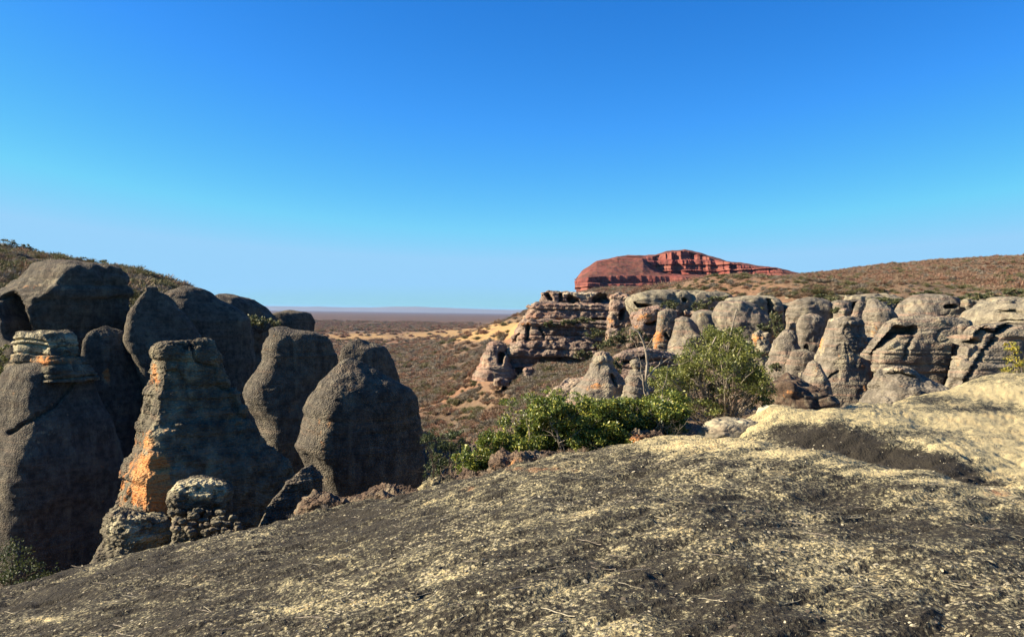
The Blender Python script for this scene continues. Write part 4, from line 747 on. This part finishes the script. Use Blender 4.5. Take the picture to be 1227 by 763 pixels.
dry('dead_tree', 'bare pale dead tree left of the green tree with upright stem', 'tree', (784, 520), 14.0, [(760, 408), (800, 428)], .012, 'bark', paths=[([(790, 500), (778, 478), (773, 458), (776, 440), (773, 415), (766, 398), (755, 392)], .034), ([(770, 448), (772, 470), (778, 480)], .022), ([(774, 436), (755, 424), (742, 422)], .012), ([(773, 420), (782, 405), (790, 400)], .010), ([(776, 452), (786, 440), (800, 430), (812, 428)], .016), ([(790, 437), (797, 420), (812, 412)], .010)], seed=4, twig=5)
r9 = np.random.default_rng(12)
for i, (lab, base, tips, mt, d) in enumerate([
        ('tangle of grey leafless twigs under the green tree', (860, 520), [(820, 490), (835, 478), (850, 486), (875, 480), (895, 488), (910, 496), (840, 500), (885, 500)], 'bark', 15.2),
        ('low grey brush on the slab edge between dead tree and green tree', (800, 535), [(750, 520), (770, 512), (790, 505), (815, 508), (835, 506), (780, 522), (826, 518)], 'bark', 13.2),
        ('grey brush beside the pale hump of rock under the green tree', (845, 528), [(820, 514), (840, 506), (860, 505), (878, 508), (868, 516)], 'bark', 14.0),
        ('small dry brown tuft beside the cream lump on the slab edge', (540, 590), [(528, 560), (538, 555), (548, 562), (534, 570), (552, 572)], 'twig_brown', 12.6)]):
    dry('dry_brush', lab, 'brush', base, d, tips, .009, mt, 20 + i, twig=9, tl=.5, amp=.05)

# other single plants
leafy('yellow_shrub', 'yellow-green shrub at the right frame edge in front of the cracked wall', 'shrub', (1225, 470), 30, [(1206, 445, 8, 8), (1218, 432, 12, 10), (1214, 415, 8, 6), (1232, 442, 12, 14), (1222, 455, 12, 8)], .10, 260, 'leaf_yellow', 'bark', seed=31, depth=.7, r0=.02)
leafy('dark_shrub', 'dark green bush in shade at the bottom left corner beyond the slab', 'shrub', (20, 740), 15.5, [(15, 672, 22, 22), (40, 690, 22, 16), (-10, 690, 26, 26), (60, 704, 24, 12), (90, 704, 20, 8), (10, 710, 30, 12)], .06, 700, 'leaf_shaded', 'bark_dark', seed=32, depth=1.2, r0=.02)
leafy('dark_shrub', 'dark bush in the gorge right of the big leaning cone', 'shrub', (530, 600), 20, [(520, 528, 16, 14), (535, 545, 18, 18), (522, 560, 16, 16), (545, 525, 12, 10)], .07, 700, 'leaf_shaded', 'bark_dark', seed=33, depth=1.2, r0=.02)
leafy('dark_shrub', 'olive bush in the grassy notch between the left domes', 'shrub', (312, 400), 41, [(305, 384, 12, 7), (322, 388, 12, 6), (296, 386, 8, 6)], .16, 320, 'leaf_far', 'bark_dark', seed=34, depth=1.2, r0=.03)
leafy('dark_shrub', 'green bush at the left frame edge beside the layered neck', 'shrub', (0, 470), 30, [(-4, 435, 12, 14), (-6, 455, 16, 12), (-2, 418, 8, 8)], .10, 380, 'leaf_tree', 'bark_dark', seed=35, depth=1.0, r0=.03)
places = [((805, 366), 96, 12, 5, 'green bush on the rim between the long holed slab and the whaleback dome'), ((842, 367), 97, 14, 6, 'green bush behind the squat tan dome'), ((905, 372), 84, 12, 6, 'green bush on the shoulder of the whaleback dome'), ((930, 385), 78, 8, 10, 'green bush in the cleft right of the whaleback dome'),
          ((935, 398), 74, 8, 8, 'green bush in the cleft above the tapering cone'), ((915, 395), 76, 10, 6, 'green bush left of the tapering cone top'), ((1003, 372), 74, 6, 3, 'small green bush in the notch behind the tallest dome'),
          ((1078, 362), 78, 16, 4, 'green scrub bush right of the tall tan cone top'), ((1056, 359), 80, 14, 3, 'low green bush just behind the tall tan cone top'), ((1150, 361), 68, 12, 5, 'green bush between the layered hump and the sloping pale slab'),
          ((985, 356), 92, 16, 3, 'green bush on the rim above the small rock dome'), ((865, 358), 98, 14, 3, 'low green bush on the rim above the whaleback dome'), ((683, 386), 119, 10, 3, 'green bush on the middle tier of the layered outcrop'), ((700, 384), 120, 12, 4, 'green bush at the right of the outcrop middle tier'),
          ((660, 388), 119, 8, 3, 'small green bush on the outcrop ledge, left'), ((715, 400), 104, 14, 6, 'grey-green bush on the slope right of the outcrop'), ((745, 405), 92, 14, 8, 'grey-green bush on the slope above the left pinnacle'), ((765, 402), 90, 12, 8, 'grey-green bush on the slope above the right pinnacle'),
          ((725, 412), 92, 12, 6, 'grey-green bush directly above the left pinnacle tip'), ((738, 440), 54, 9, 9, 'dark green bush wedged between the two pinnacles'), ((1180, 355), 64, 22, 4, 'green bush at the rim above the right frame edge slab'), ((1110, 352), 74, 16, 3, 'low green bush on top of the layered hump'), ((700, 425), 100, 10, 5, 'grey-green bush right of the outcrop foot'),
          ((1000, 360), 86, 10, 3, 'tiny green bush on the rim left of the leaning fin'), ((1220, 350), 62, 14, 4, 'green bush at the rim beside the right frame edge'), ((895, 415), 66, 10, 10, 'green bush left of the small pale boulder pile'), ((972, 385), 74, 6, 5, 'small green bush behind the tallest dome'), ((930, 440), 55, 6, 5, 'small green bush at the left foot of the tapering cone')]
for i, ((x, y), d, w, h, lab) in enumerate(places):
    leafy('bush', lab, 'bush', (x, y + h * .6), d, [(x - w * .55, y, w * .6, h * .95), (x + w * .5, y + h * .1, w * .65, h * .9), (x, y - h * .4, w * .6, h * .8)], .0022 * d + .05, 300, 'leaf_far', 'bark_dark', depth=1.0, seed=500 + i, group='bushes among the domes of the escarpment', r0=.03, nclump=8)

# ------------------------------------------------------------------ scattered cover (geometry nodes)
def shrub_variant(name, mat, seed, leaves=0, n=300, h=1.0, rad=.62, tw=.015):
    r = np.random.default_rng(seed); acc = Acc(); V = []; Fq = []
    az = r.uniform(0, 2 * math.pi, n); el = np.arccos(r.uniform(.02, 1, n)); rr2 = r.uniform(.35, 1, n) ** .6
    lobes = 1 + .28 * np.sin(az * 3 + r.uniform(0, 6)) + .18 * np.sin(az * 5 + r.uniform(0, 6))
    tip = np.stack([np.cos(az) * np.sin(el) * rad * lobes, np.sin(az) * np.sin(el) * rad * lobes, np.cos(el) * h * .9 + .05], 1) * rr2[:, None]
    root = tip * r.uniform(.1, .6, n)[:, None] + r.normal(size=(n, 3)) * .05; root[:, 2] = np.maximum(root[:, 2], 0)
    d = tip - root; s = np.cross(d, r.normal(size=(n, 3))); s /= np.linalg.norm(s, axis=1)[:, None]; s *= tw * r.uniform(.6, 1.8, n)[:, None]
    V = np.stack([root - s, root + s, tip + s * .4, tip - s * .4], 1).reshape(-1, 3); Fq = np.arange(4 * n).reshape(-1, 4)
    L, LF = leaf_quads(tip * r.uniform(.5, 1.02, n)[:, None], .085, seed, asp=.8)
    V = np.concatenate([V, L]); Fq = np.concatenate([Fq, LF + 4 * n])
    return mesh_from(name, V, Fq, M[mat], smooth=False, link=False)
def pebble(name, mat, seed, flat=.4):
    r = np.random.default_rng(seed); V = np.array([[1, 0, 0], [.5, .87, 0], [-.5, .87, 0], [-1, 0, 0], [-.5, -.87, 0], [.5, -.87, 0], [.3, .3, flat], [-.3, .2, flat], [0, -.35, flat]], float)
    V += r.normal(size=V.shape) * [.13, .13, .07]
    T = [[0, 1, 6], [1, 2, 7], [1, 7, 6], [2, 3, 7], [3, 4, 8], [3, 8, 7], [4, 5, 8], [5, 0, 6], [5, 6, 8], [6, 7, 8]]
    return mesh_from(name, V, np.array(T), M[mat], smooth=False, link=False)
def twiglet(name, mat, seed):
    r = np.random.default_rng(seed); acc = Acc(); p = wiggle((-.5, 0, .03), (.5, 0, .05), 6, .04, r); acc.tube(p, [.02] * 6, 4)
    acc.tube(wiggle(p[3], p[3] + [.2, .2, .03], 4, .02, r), [.013] * 4, 3); V, Fq = acc.out(); return mesh_from(name, V, Fq, M[mat], link=False)
def scatter(name, label, P, S, Rz, var, objs, tilt=None):
    coll = bpy.data.collections.new(name + '_source')
    for o in objs: coll.objects.link(o)
    n = len(P); me = bpy.data.meshes.new(name); me.vertices.add(n); me.vertices.foreach_set('co', np.asarray(P, np.float32).ravel())
    for an, ty, key_, arr in (('scl', 'FLOAT_VECTOR', 'vector', S), ('rot', 'FLOAT_VECTOR', 'vector', Rz), ('vid', 'INT', 'value', var)):
        a = me.attributes.new(an, ty, 'POINT'); a.data.foreach_set(key_, np.ascontiguousarray(arr, np.int32 if ty == 'INT' else np.float32).ravel())
    o = bpy.data.objects.new(name, me); C.objects.link(o)
    g = bpy.data.node_groups.new(name + '_nodes', 'GeometryNodeTree')
    g.interface.new_socket('Geometry', in_out='INPUT', socket_type='NodeSocketGeometry'); g.interface.new_socket('Geometry', in_out='OUTPUT', socket_type='NodeSocketGeometry')
    N = g.nodes.new; gi = N('NodeGroupInput'); go = N('NodeGroupOutput'); iop = N('GeometryNodeInstanceOnPoints'); ci = N('GeometryNodeCollectionInfo')
    ci.inputs['Collection'].default_value = coll; ci.inputs['Separate Children'].default_value = True; ci.inputs['Reset Children'].default_value = True
    m2p = N('GeometryNodeMeshToPoints')
    def na(nm, ty):
        x = N('GeometryNodeInputNamedAttribute'); x.data_type = ty; x.inputs['Name'].default_value = nm; return x.outputs['Attribute']
    l = g.links.new
    l(gi.outputs[0], m2p.inputs['Mesh']); l(m2p.outputs[0], iop.inputs['Points']); l(ci.outputs[0], iop.inputs['Instance']); iop.inputs['Pick Instance'].default_value = True
    l(na('vid', 'INT'), iop.inputs['Instance Index']); l(na('rot', 'FLOAT_VECTOR'), iop.inputs['Rotation']); l(na('scl', 'FLOAT_VECTOR'), iop.inputs['Scale']); l(iop.outputs[0], go.inputs[0])
    md = o.modifiers.new('scatter', 'NODES'); md.node_group = g
    return tag(o, label, kind='stuff')
twv = [shrub_variant('a%d_scrub' % i, m_, 60 + i) for i, m_ in enumerate(['twig_brown', 'twig_brown', 'twig_red', 'twig_red', 'twig_grey', 'twig_grey', 'twig_olive', 'twig_olive'])]
def place(n, az0, az1, r0, r1, seed, pw=1.0):
    r = np.random.default_rng(seed); az = r.uniform(az0, az1, n); rr3 = (r.uniform(r0 ** pw, r1 ** pw, n)) ** (1 / pw)
    X = rr3 * np.sin(az); Y = rr3 * np.cos(az); return X, Y, rr3, az, r
def scrub(name, label, sets):
    PP, SS, RR, VV = [], [], [], []
    for (n_, az0, az1, r0, r1, smin, smax, probs, test, seed, pw) in sets:
        X, Y, rr3, az, r = place(n_, az0, az1, r0, r1, seed, pw); Z = terrain_z(X, Y); P = np.stack([X, Y, Z - .12], 1); px, py = proj(P)
        clus = perlin(P * [.09, .09, 0], 44); keep = (clus + r.uniform(-.5, .5, n_) > -.28) & test(px, py, rr3)
        P = P[keep]; k_ = len(P); s = r.uniform(smin, smax, k_) * (1 + .5 * clus[keep]); PP.append(P)
        SS.append(np.stack([s * r.uniform(1.0, 1.7, k_), s * r.uniform(1.0, 1.7, k_), s * r.uniform(.5, .85, k_)], 1)); RR.append(np.stack([r.normal(size=k_) * .08, r.normal(size=k_) * .08, r.uniform(0, 6.28, k_)], 1))
        VV.append(r.choice(8, k_, p=probs))
    return scatter(name, label, np.concatenate(PP), np.concatenate(SS), np.concatenate(RR), np.concatenate(VV), twv)
pm = [.16, .16, .1, .1, .17, .17, .07, .07]; pr_ = [.2, .2, .2, .2, .04, .04, .06, .06]; pg = [.12, .12, .04, .04, .10, .10, .24, .24]
ylw = [(560, 402, 60, 7), (430, 403, 80, 5), (610, 392, 50, 9), (500, 402, 50, 4), (565, 483, 30, 2)]
def no_yellow(px, py):
    k_ = np.ones(len(px), bool)
    for cx, cy, rx, ry in ylw: k_ &= (((px - cx) / rx) ** 2 + ((py - cy - 4) / (ry * 1.7 + 2)) ** 2 > 1) | (np.random.default_rng(5).uniform(0, 1, len(px)) < .12)
    return k_
scrub('valley_scrub', 'leafless grey and brown scrub covering the valley floor', [
    (17000, -.34, .16, 48, 240, .7, 1.5, pm, lambda px, py, r: no_yellow(px, py) & ~((px > 612) & (r > 112)), 71, 2.0),
    (26000, -.34, .14, 240, 800, 1.5, 2.9, pm, lambda px, py, r: no_yellow(px, py), 72, 1.5),
    (16000, -.34, .10, 800, 2600, 3.0, 6.0, pr_, lambda px, py, r: (px < 640) & no_yellow(px, py), 73, 1.3),
    (9000, .0, .17, 58, 119, .45, .95, [.1, .1, .03, .03, .27, .27, .1, .1], lambda px, py, r: r > 0, 74, 2.0)])
scrub('plateau_scrub', 'brown leafless scrub on the hill behind the escarpment', [
    (9000, .05, .62, 84, 150, .4, .9, pg, lambda px, py, r: (py < 358) | (px > 1000), 81, 2.0),
    (32000, .03, .68, 125, 480, .8, 1.8, pr_, lambda px, py, r: r > 0, 82, 1.6),
    (5200, .06, .2, 62, 118, .4, .8, [.08, .08, .03, .03, .14, .14, .25, .25], lambda px, py, r: r > 0, 83, 2.0),
    (3200, .06, .4, 480, 690, 2.0, 3.6, pr_, lambda px, py, r: r > 0, 84, 1.6)])
scrub('left_hill_scrub', 'brown leafless scrub on the hill behind the left rocks', [
    (16000, -.62, -.22, 48, 125, .6, 1.4, pg, lambda px, py, r: px > -200, 91, 2.0)])
# skyline shrubs that can be told apart on the left hill
for i, (x, y, h) in enumerate([(8, 300, 14), (30, 302, 10), (72, 312, 9), (98, 318, 11), (120, 322, 12), (150, 332, 9), (178, 340, 9), (200, 346, 8)]):
    nm = ['tallest spreading thorn bush on the left skyline at the frame edge', 'second thorn bush from the frame edge on the left skyline', 'thorn bush on the left skyline above the flat-topped block left corner', 'thorn bush on the left skyline above the middle of the flat-topped block',
          'wide thorn bush on the left skyline above the block right corner', 'thorn bush on the left skyline just right of the flat-topped block', 'thorn bush on the left skyline above the knobbed dome', 'lowest thorn bush on the left skyline, above the largest dome'][i]
    leafy('thorn_bush', nm, 'bush', (x, y + 6), 88, [(x - h * .5, y - h * .45, h * .5, h * .22), (x + h * .5, y - h * .5, h * .55, h * .22), (x, y - h * .8, h * .6, h * .16), (x + h * 1.0, y - h * .25, h * .4, h * .2)], .20, 110, 'leaf_far', 'bark_dark', depth=1.0, seed=600 + i, group='thorn bushes on the left skyline', r0=.05, nclump=9)

# gravel flakes and twigs on the slab
pebs = [pebble('a%d_flake' % i, 'chip_pale' if i < 4 else 'chip_dark', 700 + i, .35) for i in range(7)]
X, Y, rr3, az, r = place(26000, -.62, .62, 3.4, 13.0, 111, 1.0)
dens = fbm(np.stack([X, Y, 0 * X], 1), (.5, .5, 1), 3, 77); keep = dens + r.uniform(-.7, .7, len(X)) > -.15
X, Y, dens = X[keep], Y[keep], dens[keep]; Z = slab_z(X, Y); n_ = len(X)
s = .0050 * np.exp(r.normal(size=n_) * .45)
scatter('stone_flakes', 'small pale and dark stone flakes strewn over the slab', np.stack([X, Y, Z], 1), np.stack([s * r.uniform(1, 2.2, n_), s, s * r.uniform(.6, 1.3, n_)], 1),
        np.stack([r.normal(size=n_) * .35, r.normal(size=n_) * .35, r.uniform(0, 6.28, n_)], 1), r.choice(7, n_, p=[.15, .15, .15, .15, .13, .13, .14]), pebs)
tws = [twiglet('a%d_twig' % i, ['bark', 'chip_pale', 'bark'][i], 720 + i) for i in range(3)]
X, Y, rr3, az, r = place(420, -.6, .62, 3.6, 12.5, 121, 1.3); Z = slab_z(X, Y); n_ = len(X); s = r.uniform(.05, .24, n_)
scatter('dry_twigs', 'thin dry twigs lying on the slab', np.stack([X, Y, Z + .006], 1), np.stack([s, s, s * .7], 1), np.stack([0 * s, r.normal(size=n_) * .06, r.normal(size=n_) * .5], 1), r.choice(3, n_), tws)
tuf = [shrub_variant('a%d_tuft' % i, m_, 740 + i, n=60, tw=.012) for i, m_ in enumerate(['twig_brown', 'twig_grey'])]
EDG = [(110, 690, 14.2), (300, 642, 13.2), (400, 612, 13), (450, 606, 12.8), (500, 597, 12.5), (560, 582, 12), (640, 556, 11.9), (700, 545, 11.9)]
P = []; r = np.random.default_rng(131)
for _ in range(420):
    i = r.integers(0, 7); t = r.uniform(); a, b = np.array(EDG[i], float), np.array(EDG[i + 1], float); q = a + (b - a) * t; w = at(q[0], q[1], q[2] + r.normal() * .35); P.append(w)
P = np.array(P); P[:, 2] = slab_z(P[:, 0].copy(), P[:, 1].copy()) - .01; n_ = len(P); s = r.uniform(.04, .13, n_)
scatter('dry_tufts', 'dry tufts growing along the slab edge', P, np.stack([s * 1.3, s * 1.3, s], 1), np.stack([0 * s, 0 * s, r.uniform(0, 6.28, n_)], 1), r.choice(2, n_), tuf)

# ------------------------------------------------------------------ haze
HZ = True
if HZ:
    x0, x1, y0, y1, z0, z1 = -45000, 45000, -60, 45000, -260, 68
    land_min = float(TV[:, 2].min()); z0 = land_min - 1
    V = np.array([[x, y, z] for z in (z0, z1) for y in (y0, y1) for x in (x0, x1)], float)
    Fh = np.array([[0, 2, 3, 1], [4, 5, 7, 6], [0, 1, 5, 4], [2, 6, 7, 3], [0, 4, 6, 2], [1, 3, 7, 5]])
    m = bpy.data.materials.new('haze_air'); m.use_nodes = True; t = m.node_tree; t.nodes.clear(); o_ = t.nodes.new('ShaderNodeOutputMaterial'); v_ = t.nodes.new('ShaderNodeVolumePrincipled')
    v_.inputs['Color'].default_value = (.32, .58, 1, 1); v_.inputs['Density'].default_value = .00002; v_.inputs['Anisotropy'].default_value = .1
    t.links.new(v_.outputs[0], o_.inputs['Volume'])
    tag(mesh_from('haze', V, Fh, m, smooth=False), 'thin blue haze in the air over the plain', kind='stuff')
